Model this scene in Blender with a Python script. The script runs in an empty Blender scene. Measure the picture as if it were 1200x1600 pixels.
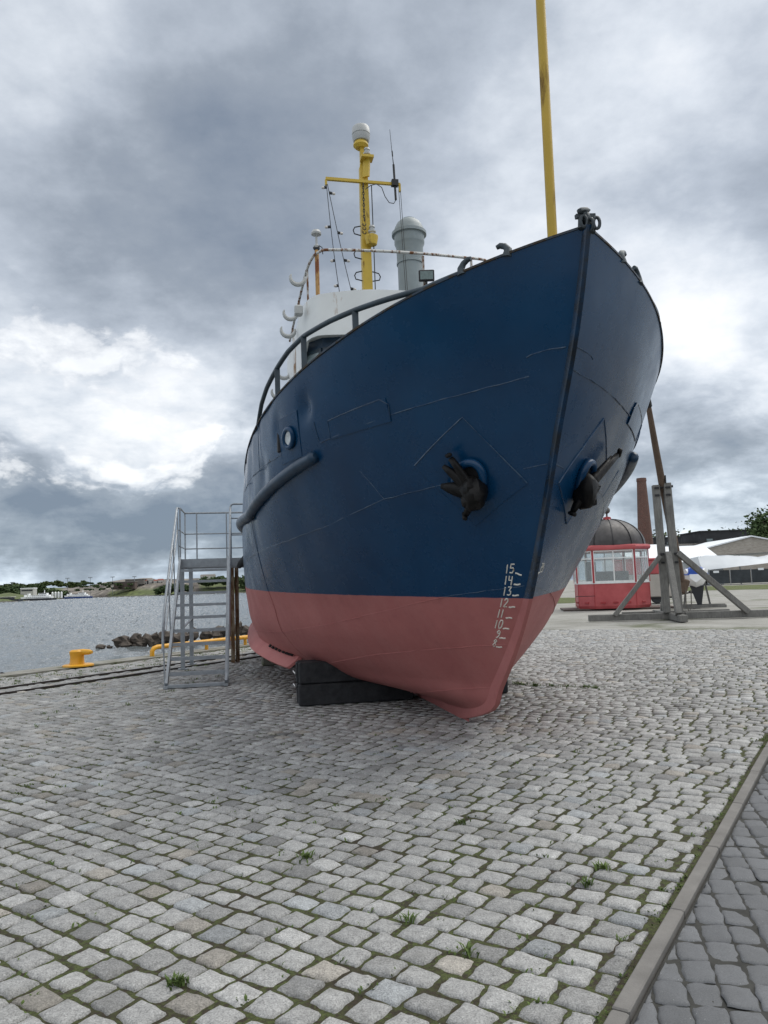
import bpy, math, random
import numpy as np
from mathutils import Vector, Matrix, noise as mnoise
random.seed(7); rng = np.random.default_rng(7)
sc = bpy.context.scene
COL = sc.collection
R = math.radians
PITCH, ROLL, EYE = 0.0951078, 0.0344943, 1.62

# ------------------------------------------------------------------ helpers
def link(o, parent=None):
    COL.objects.link(o)
    if parent is not None: o.parent = parent
    return o
def tag(o, label=None, cat=None, group=None, kind=None):
    if label: o['label'] = label
    if cat: o['category'] = cat
    if group: o['group'] = group
    if kind: o['kind'] = kind
    return o
def thing(name, label, cat, loc=(0, 0, 0), rz=0., group=None):
    o = bpy.data.objects.new(name, None); link(o)
    o.location = loc; o.rotation_euler = (0, 0, rz); o.empty_display_size = .2
    return tag(o, label, cat, group)
def V(*a): return Vector(a)
class MB:
    def __init__(s): s.v = []; s.f = []
    def add(s, vs, fs):
        n = len(s.v); s.v += [tuple(p) for p in vs]; s.f += [tuple(i + n for i in f) for f in fs]; return s
    def box(s, c, d, rot=None, bev=0.):
        x, y, z = d[0]/2, d[1]/2, d[2]/2
        if bev <= 0:
            vs = [V(a*x, b*y, e*z) for a in (-1, 1) for b in (-1, 1) for e in (-1, 1)]
            fs = [(0, 1, 3, 2), (4, 6, 7, 5), (0, 4, 5, 1), (2, 3, 7, 6), (0, 2, 6, 4), (1, 5, 7, 3)]
        else:
            b_ = min(bev, x*.9, y*.9, z*.9)
            vs = []; 
            ring = [(x-b_, y), (-(x-b_), y), (-x, y-b_), (-x, -(y-b_)), (-(x-b_), -y), (x-b_, -y), (x, -(y-b_)), (x, y-b_)]
            rin = [(px*(1-b_/x), py*(1-b_/y)) for px, py in ring]
            for zz, rg in ((-z, rin), (-z+b_, ring), (z-b_, ring), (z, rin)): vs += [V(px, py, zz) for px, py in rg]
            fs = [tuple(range(7, -1, -1)), tuple(range(24, 32))]
            for k in range(3):
                for i in range(8): fs.append((k*8+i, k*8+(i+1) % 8, k*8+8+(i+1) % 8, k*8+8+i))
        if rot is not None: vs = [rot @ p for p in vs]
        return s.add([p + Vector(c) for p in vs], fs)
    def bar(s, p0, p1, wx, wy, up=(0, 0, 1), bev=0.):
        p0, p1 = Vector(p0), Vector(p1); d = p1-p0; L = d.length; z = d.normalized(); u = Vector(up)
        x = u.cross(z)
        if x.length < 1e-4: x = V(1, 0, 0).cross(z)
        x.normalize(); y = z.cross(x)
        rot = Matrix((x, y, z)).transposed()
        return s.box((p0+p1)/2, (wx, wy, L), rot, bev)
    def tube(s, pts, r, n=8, caps=True, closed=False):
        P = [Vector(p) for p in pts]; m = len(P)
        rs = list(r) if hasattr(r, '__len__') else [r]*m
        T = []
        for i in range(m):
            a = P[(i-1) % m] if (closed or i > 0) else P[i]; b = P[(i+1) % m] if (closed or i < m-1) else P[i]
            t = (b-a); T.append(t.normalized() if t.length > 1e-9 else V(0, 0, 1))
        ref = V(0, 0, 1) if abs(T[0].z) < .9 else V(1, 0, 0)
        x = ref.cross(T[0]).normalized(); vs = []
        for i in range(m):
            x = (x - T[i]*x.dot(T[i]))
            x = x.normalized() if x.length > 1e-6 else V(1, 0, 0)
            y = T[i].cross(x)
            for k in range(n):
                a = 2*math.pi*k/n; vs.append(P[i]+(x*math.cos(a)+y*math.sin(a))*rs[i])
        fs = []
        for i in range(m if closed else m-1):
            j = (i+1) % m
            for k in range(n): fs.append((i*n+k, i*n+(k+1) % n, j*n+(k+1) % n, j*n+k))
        if caps and not closed: fs += [tuple(range(n-1, -1, -1)), tuple(range((m-1)*n, m*n))]
        return s.add(vs, fs)
    def lathe(s, prof, n=24, c=(0, 0, 0), axis=None):
        c = Vector(c); rot = None
        if axis is not None: rot = V(0, 0, 1).rotation_difference(Vector(axis)).to_matrix()
        vs = []
        for r, z in prof:
            for k in range(n):
                a = 2*math.pi*k/n; p = V(r*math.cos(a), r*math.sin(a), z)
                vs.append(c + (rot @ p if rot else p))
        fs = []
        for i in range(len(prof)-1):
            for k in range(n): fs.append((i*n+k, i*n+(k+1) % n, (i+1)*n+(k+1) % n, (i+1)*n+k))
        fs += [tuple(range(n-1, -1, -1)), tuple(range((len(prof)-1)*n, len(prof)*n))]
        return s.add(vs, fs)
    def prism(s, poly, z0, z1):
        n = len(poly)
        vs = [(x, y, z0) for x, y in poly]+[(x, y, z1) for x, y in poly]
        fs = [tuple(range(n-1, -1, -1)), tuple(range(n, 2*n))]+[(i, (i+1) % n, n+(i+1) % n, n+i) for i in range(n)]
        return s.add(vs, fs)
    def loft(s, rings, caps=True):
        n = len(rings[0]); vs = [p for r in rings for p in r]; fs = []
        for i in range(len(rings)-1):
            for k in range(n): fs.append((i*n+k, i*n+(k+1) % n, (i+1)*n+(k+1) % n, (i+1)*n+k))
        if caps: fs += [tuple(range(n-1, -1, -1)), tuple(range((len(rings)-1)*n, len(rings)*n))]
        return s.add(vs, fs)
    def blob(s, c, r, seed=0, n=10, amp=.25, flat=1.):
        c = Vector(c); r = Vector(r) if hasattr(r, '__len__') else V(r, r, r); vs = []; fs = []
        m = n//2+1
        for i in range(m+1):
            t = math.pi*i/m
            for k in range(n):
                a = 2*math.pi*k/n; d = V(math.sin(t)*math.cos(a), math.sin(t)*math.sin(a), math.cos(t))
                q = 1+amp*mnoise.noise(d*1.3+V(seed*3.1, seed*1.7, seed))+amp*.5*mnoise.noise(d*3+V(seed, 5, seed*2))
                vs.append(c+V(d.x*r.x, d.y*r.y, d.z*r.z)*q)
        for i in range(m):
            for k in range(n): fs.append((i*n+k, (i+1)*n+k, (i+1)*n+(k+1) % n, i*n+(k+1) % n))
        return s.add(vs, fs)
    def build(s, name, mat, parent=None, smooth=False, loc=None):
        me = bpy.data.meshes.new(name); me.from_pydata(s.v, [], s.f); me.update()
        if mat: me.materials.append(mat)
        if smooth:
            me.polygons.foreach_set('use_smooth', [True]*len(me.polygons))
            if smooth != 'all':
                try: me.set_sharp_from_angle(angle=R(38))
                except Exception: pass
        o = bpy.data.objects.new(name, me); link(o, parent)
        if loc is not None: o.location = loc
        return o
def np_mesh(name, verts, faces, mat, parent=None, smooth=True, attr=None):
    me = bpy.data.meshes.new(name)
    verts = np.asarray(verts, np.float32).reshape(-1, 3); faces = np.asarray(faces, np.int32)
    k = faces.shape[1]
    me.vertices.add(len(verts)); me.vertices.foreach_set('co', verts.ravel())
    me.loops.add(faces.size); me.loops.foreach_set('vertex_index', faces.ravel())
    me.polygons.add(len(faces)); me.polygons.foreach_set('loop_start', np.arange(0, faces.size, k, dtype=np.int32))
    me.polygons.foreach_set('use_smooth', np.full(len(faces), smooth, dtype=bool))
    me.update(calc_edges=True); me.validate()
    if attr is not None:
        a = me.color_attributes.new('tint', 'FLOAT_COLOR', 'POINT'); a.data.foreach_set('color', np.asarray(attr, np.float32).ravel())
    if mat: me.materials.append(mat)
    o = bpy.data.objects.new(name, me); link(o, parent); return o
def copy_tree(o, parent=None):
    c = o.copy(); COL.objects.link(c); c.parent = parent
    for ch in list(o.children): copy_tree(ch, c)
    return c
def at(x, y, Y):                                    # the point at distance Y that stands at photo pixel x, y
    xi, yi = x-600., y-800.; cr, sr = math.cos(ROLL), math.sin(ROLL)
    a = xi*cr-yi*sr; b = xi*sr+yi*cr; c, s = math.cos(PITCH), math.sin(PITCH)
    d = V(a, 1200*c+b*s, 1200*s-b*c); return V(d.x*Y/d.y, Y, EYE+d.z*Y/d.y)

# ------------------------------------------------------------------ materials
class N:
    def __init__(s, name):
        s.m = bpy.data.materials.new(name); s.m.use_nodes = True; s.t = s.m.node_tree; s.b = s.t.nodes['Principled BSDF']; s._co = None
    def n(s, typ, **k):
        x = s.t.nodes.new(typ)
        for a, b in k.items(): setattr(x, a, b)
        return x
    def l(s, a, b): s.t.links.new(a, b)
    def co(s):
        if s._co is None: s._co = s.n('ShaderNodeTexCoord').outputs['Object']
        return s._co
    def noise(s, scale, detail=4, rough=.55, vec=None, stretch=None, off=0.):
        v = vec or s.co()
        if stretch or off:
            mp = s.n('ShaderNodeMapping'); s.l(v, mp.inputs[0]); mp.inputs['Scale'].default_value = stretch or (1, 1, 1); mp.inputs['Location'].default_value = (off, off*.7, off*.3); v = mp.outputs[0]
        x = s.n('ShaderNodeTexNoise'); x.inputs['Scale'].default_value = scale; x.inputs['Detail'].default_value = detail; x.inputs['Roughness'].default_value = rough
        s.l(v, x.inputs['Vector']); return x.outputs[0]
    def ramp(s, fac, stops):
        x = s.n('ShaderNodeValToRGB'); e = x.color_ramp.elements
        while len(e) < len(stops): e.new(.5)
        for k, (p, c) in enumerate(stops):
            e[k].position = p; e[k].color = (c, c, c, 1) if not hasattr(c, '__len__') else (*c, 1)
        s.l(fac, x.inputs[0]); return x.outputs[0]
    def mix(s, fac, a, b, blend='MIX'):
        x = s.n('ShaderNodeMix', data_type='RGBA', blend_type=blend)
        for sock, v in ((x.inputs[0], fac), (x.inputs[6], a), (x.inputs[7], b)):
            if hasattr(v, 'is_linked'): s.l(v, sock)
            elif hasattr(v, '__len__'): sock.default_value = (*v, 1)
            else: sock.default_value = v
        return x.outputs[2]
    def math(s, op, a, b=0., c=0., clamp=False):
        x = s.n('ShaderNodeMath', operation=op, use_clamp=clamp)
        for k, v in enumerate((a, b, c)):
            if hasattr(v, 'is_linked'): s.l(v, x.inputs[k])
            else: x.inputs[k].default_value = v
        return x.outputs[0]
    def bump(s, h, strength=.3, dist=.01):
        x = s.n('ShaderNodeBump'); x.inputs['Strength'].default_value = strength; x.inputs['Distance'].default_value = dist
        s.l(h, x.inputs['Height']); s.l(x.outputs[0], s.b.inputs['Normal']); return x
    def base(s, c):
        if hasattr(c, 'is_linked'): s.l(c, s.b.inputs['Base Color'])
        else: s.b.inputs['Base Color'].default_value = (*c, 1)
    def rough(s, r):
        if hasattr(r, 'is_linked'): s.l(r, s.b.inputs['Roughness'])
        else: s.b.inputs['Roughness'].default_value = r
def plain(name, c, rough=.6, var=.18, scale=6., metal=0., bump=.15, bscale=40., c2=None, spec=None):
    m = N(name); f = m.noise(scale, 5, .6)
    lo = tuple(x*(1-var) for x in c); hi = c2 or tuple(min(1, x*(1+var)) for x in c)
    m.base(m.ramp(f, [(.3, lo), (.7, hi)]))
    m.rough(m.ramp(m.noise(scale*2.3, 3), [(.3, max(0, rough-.1)), (.75, min(1, rough+.1))])); m.b.inputs['Metallic'].default_value = metal
    if spec is not None: m.b.inputs['Specular IOR Level'].default_value = spec
    if bump: m.bump(m.noise(bscale, 4), bump, .004)
    return m.m
def rusted(name, c, rust=(.16, .055, .02), amount=.45, rough=.55, scale=5., stretch=(1, 1, .35)):
    m = N(name); f = m.noise(scale, 7, .65, stretch=stretch); k = m.ramp(f, [(1-amount-.04, 0.), (1-amount+.05, 1.)])
    g = m.noise(scale*.6, 4); cc = m.mix(m.ramp(g, [(.3, 0.), (.7, 1.)]), tuple(x*.85 for x in c), c)
    m.base(m.mix(k, cc, m.ramp(m.noise(60, 3), [(.3, tuple(x*.6 for x in rust)), (.7, rust)])))
    m.rough(m.mix(k, (rough,)*3, (.85,)*3)); m.bump(m.noise(50, 4), .2, .004); return m.m

M = {}
M['galv'] = plain('galvanised_steel', (.28, .305, .33), .45, .16, 9, .35, .1, 60)
M['white'] = rusted('white_boat_paint', (.74, .76, .75), (.36, .19, .07), .345, .45, 2.6)
M['white_old'] = rusted('old_white_pipe_paint', (.6, .6, .57), (.2, .08, .03), .48, .55, 9)
M['yellow'] = rusted('yellow_mast_paint', (.58, .40, .045), (.16, .07, .02), .36, .5, 6)
M['yellowpole'] = rusted('yellow_pole_paint', (.50, .33, .03), (.2, .11, .02), .35, .5, 4, (1, 1, .2))
M['rustypole'] = rusted('rusty_yellow_pole', (.48, .28, .1), (.26, .09, .03), .5, .7, 7)
M['qyellow'] = rusted('yellow_quay_paint', (.72, .36, .02), (.2, .09, .03), .3, .4, 5)
M['funnel'] = plain('grey_pipe_plastic', (.24, .28, .29), .5, .1, 3, 0, .05)
M['dome'] = plain('radome_plastic', (.40, .41, .40), .4, .08, 4, 0, .03)
M['black'] = plain('black_metal', (.018, .018, .02), .55, .4, 20, .2, .4, 50)
M['anchor'] = plain('black_anchor_iron', (.006, .006, .007), .5, .5, 12, .1, .7, 35, c2=(.014, .0125, .012), spec=.25)
M['darkgap'] = plain('dark_opening', (.004, .004, .005), .9, .2, 5, 0, 0)
M['blackblock'] = plain('tarred_timber', (.010, .012, .017), .75, .5, 7, 0, .6, 25, c2=(.028, .03, .034))
M['stainless'] = plain('shackle_steel', (.6, .6, .6), .35, .1, 20, .9, 0)
M['rail_steel'] = plain('rusty_rail_steel', (.035, .025, .02), .6, .4, 15, .3, .4)
M['rubber'] = plain('fender_rubber', (.03, .033, .036), .7, .3, 10)
M['greywood'] = None
def wood(name, a, b, rough=.8):
    m = N(name); f = m.noise(6, 6, .65, stretch=(9, 9, .8)); g = m.noise(2.2, 4, .6)
    c = m.ramp(f, [(.25, a), (.7, b)]); m.base(m.mix(m.ramp(g, [(.45, 0.), (.75, .5)]), c, tuple(x*.5 for x in a)))
    m.rough(rough); m.bump(f, .5, .006); return m.m
M['greywood'] = wood('weathered_timber', (.10, .10, .095), (.23, .225, .21))
M['brownwood'] = wood('brown_pole_wood', (.07, .045, .03), (.16, .11, .08))
M['rustpost'] = rusted('rusty_square_post', (.24, .19, .13), (.15, .08, .035), .5, .8, 8)
M['winglass'] = None
m = N('window_glass'); m.base(m.ramp(m.noise(1.1, 3), [(.35, (.10, .14, .15)), (.65, (.26, .31, .32))])); m.rough(.06); M['winglass'] = m.m
m = N('clear_glass'); m.base((.9, .95, .95)); m.rough(.03); m.b.inputs['Transmission Weight'].default_value = .85; m.b.inputs['IOR'].default_value = 1.1; M['clear'] = m.m
M['portglass'] = plain('porthole_glass_painted_shine', (.62, .66, .68), .08, .3, 14, 0, 0)  # pale base colour stands in for bright sky light in the porthole

# hull paint: blue above a painted line, red antifouling below (object coordinates of the boat)
def hull_paint(name, seam=False, worn=False):
    m = N(name); sep = m.n('ShaderNodeSeparateXYZ'); m.l(m.co(), sep.inputs[0])
    zl = m.math('MULTIPLY_ADD', sep.outputs[0], .0334, 1.4567)
    d = m.math('SUBTRACT', sep.outputs[2], zl); d = m.math('ADD', d, m.math('MULTIPLY', m.math('SUBTRACT', m.noise(9, 3), .5), .012))
    k = m.math('MULTIPLY_ADD', d, 220., .5, clamp=True)
    n1 = m.noise(1.1, 6, .6); n2 = m.noise(3.2, 6, .65, stretch=(1, 1, .16)); n3 = m.noise(26, 4)
    blue = m.ramp(n1, [(.3, (.0010, .031, .088)), (.7, (.0020, .047, .122))])
    blue = m.mix(m.ramp(n2, [(.58, 0.), (.85, .18)]), blue, (.022, .042, .07))
    chips = m.ramp(m.noise(34, 6, .7), [(.735, 0.), (.75, .8)])
    chips = m.math('MULTIPLY', chips, m.ramp(m.noise(1.7, 3, off=4.), [(.48, 0.), (.62, 1.)]))
    blue = m.mix(chips, blue, (.05, .05, .045))
    red = m.ramp(n1, [(.3, (.36, .118, .112)), (.7, (.45, .16, .15))])
    red = m.mix(m.ramp(n2, [(.45, 0.), (.75, .45)]), red, (.44, .185, .172))
    red = m.mix(m.ramp(m.noise(8, 6, .7), [(.55, 0.), (.8, .3)]), red, (.2, .06, .055))
    if seam: blue = m.mix(m.ramp(m.noise(7, 5, .7), [(.4, 0.), (.62, 1.)]), (.008, .04, .10), (.075, .115, .165))
    if worn: blue = m.mix(m.ramp(m.noise(6, 6, .7), [(.36, .25), (.6, .9)]), blue, (.014, .015, .015))
    m.base(m.mix(k, red, blue))
    m.rough(m.mix(k, m.ramp(n3, [(.3, .58), (.7, .72)]), m.ramp(m.noise(2.3, 5, .7), [(.3, .20), (.7, .34)])))
    m.b.inputs['Specular IOR Level'].default_value = .42
    h = m.math('ADD', m.math('MULTIPLY', m.noise(1.8, 2, .45), 1.), m.math('MULTIPLY', m.noise(30, 3), .004))
    m.bump(h, .22, .03); return m.m
M['hull'] = hull_paint('ship_hull_paint'); M['seam'] = hull_paint('weld_bead_paint', True)
M['blue'] = plain('blue_boat_paint', (.005, .03, .07), .38, .3, 4, 0, .1, c2=(.014, .048, .095))
M['cap'] = rusted('worn_bulwark_cap', (.012, .03, .055), (.05, .035, .02), .5, .5, 9, (1, 1, 1))
M['bluerail'] = plain('grey_blue_rail_paint', (.022, .04, .055), .4, .3, 6, 0, .15)
M['markwhite'] = rusted('white_mark_paint', (.75, .72, .65), (.3, .2, .1), .36, .6, 25, (1, 1, 1))
m = N('stem_paint')   # bare worn edge over hull paint
M['stem'] = hull_paint('stem_bar_paint', False, True)

# granite setts / pavers / joints
m = N('granite_setts'); at_ = m.n('ShaderNodeAttribute'); at_.attribute_name = 'tint'
sp = m.ramp(m.noise(130, 4, .75), [(.3, .42), (.5, 1.0), (.7, 1.55)]); lg = m.ramp(m.noise(22, 4, .6), [(.25, .74), (.75, 1.2)])
c = m.mix(1., at_.outputs['Color'], sp, 'MULTIPLY'); c = m.mix(1., c, lg, 'MULTIPLY')
soil = m.ramp(m.noise(1.1, 6, .7), [(.52, 0.), (.72, .4)]); c = m.mix(soil, c, (.12, .115, .095))
blk = m.math('MULTIPLY', m.ramp(m.noise(38, 6, .75), [(.60, 0.), (.66, 1.)]), m.ramp(m.noise(1.9, 3, off=9.), [(.57, 0.), (.68, 1.)])); c = m.mix(blk, c, (.025, .025, .025))
m.base(c); m.rough(.72); h = m.math('ADD', m.noise(55, 5, .7), m.math('MULTIPLY', m.noise(190, 3), .35)); m.bump(h, .8, .012); M['sett'] = m.m
m = N('concrete_pavers'); at_ = m.n('ShaderNodeAttribute'); at_.attribute_name = 'tint'
c = m.mix(1., at_.outputs['Color'], m.ramp(m.noise(190, 3, .7), [(.3, .72), (.7, 1.25)]), 'MULTIPLY'); fl = m.ramp(m.noise(70, 2, .9, off=3.), [(.705, 0.), (.73, .7)])
c = m.mix(m.ramp(m.noise(5, 5, .6), [(.45, 0.), (.8, .4)]), c, (.05, .052, .05)); m.base(m.mix(fl, c, (.35, .36, .36))); m.rough(.75); m.bump(m.noise(160, 4, .7), .35, .004); M['paver'] = m.m
m = N('soil_joint'); g = m.ramp(m.noise(1.7, 6, .65), [(.32, 0.), (.50, 1.)]); g2 = m.ramp(m.noise(38, 4, .7), [(.40, 0.), (.56, 1.)])
br = m.ramp(m.noise(90, 4, .7), [(.3, (.014, .010, .007)), (.7, (.052, .038, .022))]); gr = m.ramp(m.noise(110, 3), [(.3, (.03, .042, .010)), (.7, (.095, .115, .03))])
m.base(m.mix(m.math('MULTIPLY', g, g2), br, gr)); m.rough(.95); m.bump(m.noise(120, 4, .8), .8, .008); M['joint'] = m.m
m = N('gravel_ground'); n1 = m.ramp(m.noise(.5, 6, .6), [(.3, (.23, .225, .20)), (.7, (.36, .355, .33))]); n2 = m.ramp(m.noise(26, 5, .8), [(.3, .7), (.7, 1.25)])
c = m.mix(1., n1, n2, 'MULTIPLY'); c = m.mix(m.ramp(m.noise(.13, 7, .7, off=2.), [(.56, 0.), (.63, .75)]), c, (.07, .085, .028)); m.base(c); m.rough(.95); m.bump(m.noise(30, 5, .8), .6, .03); M['gravel'] = m.m
m = N('verge_grass'); c = m.ramp(m.noise(1.5, 7, .75), [(.3, (.05, .07, .018)), (.55, (.11, .13, .04)), (.75, (.2, .19, .085))]); m.base(c); m.rough(.95); m.bump(m.noise(9, 5, .8), 1., .1); M['grass'] = m.m
m = N('quay_concrete'); c = m.ramp(m.noise(2.2, 7, .7), [(.3, (.14, .135, .115)), (.7, (.30, .295, .265))]); c = m.mix(m.ramp(m.noise(1.3, 6, .7, off=5.), [(.5, 0.), (.62, .7)]), c, (.085, .1, .035)); m.base(c); m.rough(.9); m.bump(m.noise(30, 5, .8), .5, .01); M['quay'] = m.m
m = N('sea_water'); m.base(m.ramp(m.noise(.02, 3), [(.3, (.10, .116, .122)), (.7, (.14, .157, .163))])); m.rough(.08); m.b.inputs['IOR'].default_value = 1.42  # base colour lightened to stand in for silvery sun glitter on the waves
w1 = m.noise(.55, 3, .6, stretch=(.75, 1.3, 1)); w2 = m.noise(2.6, 4, .65, stretch=(.8, 1.2, 1))
m.bump(m.math('ADD', m.math('MULTIPLY', w1, .3), w2), .6, .12); M['water'] = m.m
m = N('boulder_rock'); m.base(m.ramp(m.noise(2.2, 7, .7), [(.3, (.035, .028, .022)), (.7, (.12, .098, .08))])); m.rough(.8); m.bump(m.noise(5, 6, .7), .7, .1); M['rock'] = m.m
def foliage(name, a, b):
    m = N(name); m.base(m.ramp(m.noise(.9, 4, .7), [(.3, a), (.7, b)])); m.rough(.7)
    m.b.inputs['Specular IOR Level'].default_value = .25; return m.m
M['leaf'] = foliage('tree_leaves', (.03, .05, .015), (.09, .12, .035)); M['leaf2'] = foliage('dark_tree_leaves', (.03, .055, .022), (.075, .11, .04)); M['weed'] = foliage('weed_leaves', (.05, .085, .02), (.12, .17, .045))
M['bark'] = plain('tree_bark', (.06, .048, .036), .9, .3, 8)
m = N('chimney_brick'); bt = m.n('ShaderNodeTexBrick'); mp = m.n('ShaderNodeMapping'); m.l(m.co(), mp.inputs[0]); mp.inputs['Rotation'].default_value = (R(90), 0, 0); m.l(mp.outputs[0], bt.inputs['Vector'])
bt.inputs['Color1'].default_value = (.125, .05, .038, 1); bt.inputs['Color2'].default_value = (.08, .036, .028, 1); bt.inputs['Mortar'].default_value = (.2, .16, .13, 1); bt.inputs['Scale'].default_value = 1.6
m.base(m.mix(m.ramp(m.noise(.8, 5), [(.4, 0.), (.7, .5)]), bt.outputs[0], (.09, .045, .035))); m.rough(.9); M['brick'] = m.m
m = N('rubble_limestone'); f = m.noise(1.2, 7, .75, stretch=(1, 1, 5)); m.base(m.ramp(f, [(.3, (.2, .17, .145)), (.5, (.36, .33, .29)), (.7, (.46, .43, .39))])); m.rough(.9); m.bump(f, .5, .05); M['stone'] = m.m
M['redkiosk'] = plain('red_kiosk_paint', (.42, .062, .068), .45, .16, 1.3, 0, .12, 20, c2=(.50, .105, .11))
M['reddark'] = plain('dark_red_paint', (.33, .03, .035), .4, .2, 3)
M['domeroof'] = plain('dark_dome_sheet', (.045, .042, .042), .5, .25, 2.2, .2, .1, c2=(.075, .07, .07))
M['frame'] = plain('white_window_frame', (.74, .75, .74), .5, .1, 5, 0, 0)
M['tent'] = plain('white_tent_canvas', (.74, .77, .80), .6, .06, .5, 0, .1, 3)
M['darkwall'] = plain('dark_cladding', (.018, .02, .024), .7, .3, .3, 0, 0)
M['meshfence'] = plain('dark_fence_screen', (.035, .042, .048), .8, .3, .8, 0, 0)
M['greyroof'] = plain('grey_roofing', (.17, .155, .14), .8, .2, .6, 0, 0)
M['paleblock'] = plain('pale_render', (.5, .49, .46), .8, .12, .5, 0, 0)
M['redroof'] = plain('red_roof_tiles', (.22, .07, .05), .8, .2, 1., 0, 0)
M['brownwall'] = plain('brown_brick_wall', (.10, .075, .065), .85, .2, .5, 0, 0)
M['shipwhite'] = plain('ship_white', (.86, .87, .87), .4, .06, .4, 0, 0)
M['shipblue'] = plain('ship_blue', (.02, .06, .22), .4, .15, .5, 0, 0)
M['shipdark'] = plain('ship_dark', (.03, .033, .04), .5, .2, .5, 0, 0)
M['bluecover'] = plain('blue_boat_cover', (.02, .08, .38), .5, .2, 4, 0, .2, 8)
M['plank'] = wood('stacked_planks', (.14, .10, .065), (.30, .24, .17))
M['rope'] = plain('grey_rope', (.14, .13, .115), .9, .2, 30)
M['bulb'] = plain('bulb_glass', (.55, .52, .48), .2, .1, 10, 0, 0)
M['floodglass'] = plain('floodlight_glass', (.16, .21, .2), .12, .2, 20, 0, 0)

# ------------------------------------------------------------------ boat: hull form in (aft, starboard, up)
ZK = np.array([0.1, 0.28, 0.55, 0.95, 1.45, 2.1, 2.8, 3.6, 4.6])
US0 = np.array([1.791, 1.0612, 0.7401, 0.2954, -0.139, -0.5352, -0.924, -1.3938, -1.778])
US = np.array([1.86, 1.17, 0.85, 0.385, -0.10, -0.5352, -0.924, -1.3938, -1.778])
BK = np.array([0.0823, 1.2288, 1.9324, 2.2482, 2.374, 2.4497, 2.4722, 2.4214, 2.3358])
LK = np.array([5.8349, 6.013, 6.2981, 6.3768, 6.5404, 6.2077, 5.7007, 5.2826, 4.4612])
PK = np.array([1.5813, 1.6658, 1.7372, 1.9033, 2.0753, 2.3816, 2.7338, 3.0523, 3.3485])
SK = np.array([0, .06, .13, .22, .34, .5, .75, 1.0])*13.; SH = np.array([4.2905, 4.1012, 3.8812, 3.6619, 3.4679, 3.4407, 3.3887, 3.36])
CN, KEEL = .010872, .012
def pch(xk, yk, x):
    h = np.diff(xk); d = np.diff(yk)/h; mm = np.zeros_like(yk)
    for i in range(1, len(xk)-1): mm[i] = (d[i-1]*h[i]+d[i]*h[i-1])/(h[i-1]+h[i])
    mm[0] = d[0]+(d[0]-mm[1])*.5; mm[-1] = d[-1]+(d[-1]-mm[-2])*.5
    x = np.clip(x, xk[0], xk[-1]); i = np.clip(np.searchsorted(xk, x)-1, 0, len(xk)-2); t = (x-xk[i])/h[i]
    return (1+2*t)*(1-t)**2*yk[i]+t*(1-t)**2*h[i]*mm[i]+t*t*(3-2*t)*yk[i+1]+t*t*(t-1)*h[i]*mm[i+1]
def stem_u(z): return pch(ZK, US, np.asarray(z, float))
def sheer(w): return pch(SK, SH, np.asarray(w, float))
def hb(u, z):
    us, B, L, p = (pch(ZK, a, z) for a in (US, BK, LK, PK))
    t = np.clip((u-us)/L, 0, 1); g = 1-(1-t)**p; over = np.clip(u-us-L, 0, None)
    return np.maximum(B*g-CN*over**2, 0)
def S(w, z, side=1, off=0.):
    z0 = min(z, float(sheer(w))); u = float(stem_u(z0))+w
    return V(u, side*(float(hb(np.array([u]), np.array([z0]))[0])+off), z)
BOAT_A = 0.204581
boat = thing('fishing_boat', 'blue and red steel fishing boat standing ashore on the cobblestones', 'boat', (1.2797, 7.2734, 0), BOAT_A+math.pi/2)

NW, NT = 230, 84
wv = 13.2*np.linspace(0, 1, NW)**1.35; tv = np.linspace(0, 1, NT)
w_ = wv[:, None]; zs = sheer(w_); zz = KEEL+(zs-KEEL)*tv[None, :]; uu = stem_u(zz)+w_; vv = hb(uu, zz)
# plating: hungry-horse panels between frames, a few dents, waviness
def dents(w, z, side):
    a = np.clip((w-1.6)/2.2, 0, 1)*np.clip((z-.9)/1.0, 0, 1)
    ph = np.abs(np.sin(np.pi*w/.56)); d = -.013*a*ph**1.4*(.6+.6*np.sin(3.1*z+1.7*np.floor(w/.56)+side))
    d += -.004*np.sin(2.3*w+1.1*z+side)*np.clip(w/.6, 0, 1)*np.sin(2.9*z-1.3*w)
    for cw, cz, r, k in ((2.19, 3.46, .085, .05), (2.80, 3.36, .12, .028), (3.4, 3.0, .16, .03), (1.0, 2.95, .22, .014), (4.2, 3.1, .2, .03), (1.55, 3.6, .3, .012), (.9, 2.0, .35, .012), (5.1, 3.05, .2, .03), (2.6, 2.45, .25, .016)):
        d += -k*np.exp(-(((w-cw)/r)**2+((z-cz)/(r*1.3))**2))
    return d*np.clip(w/.25, 0, 1)
V_ = []; F_ = []
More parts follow.
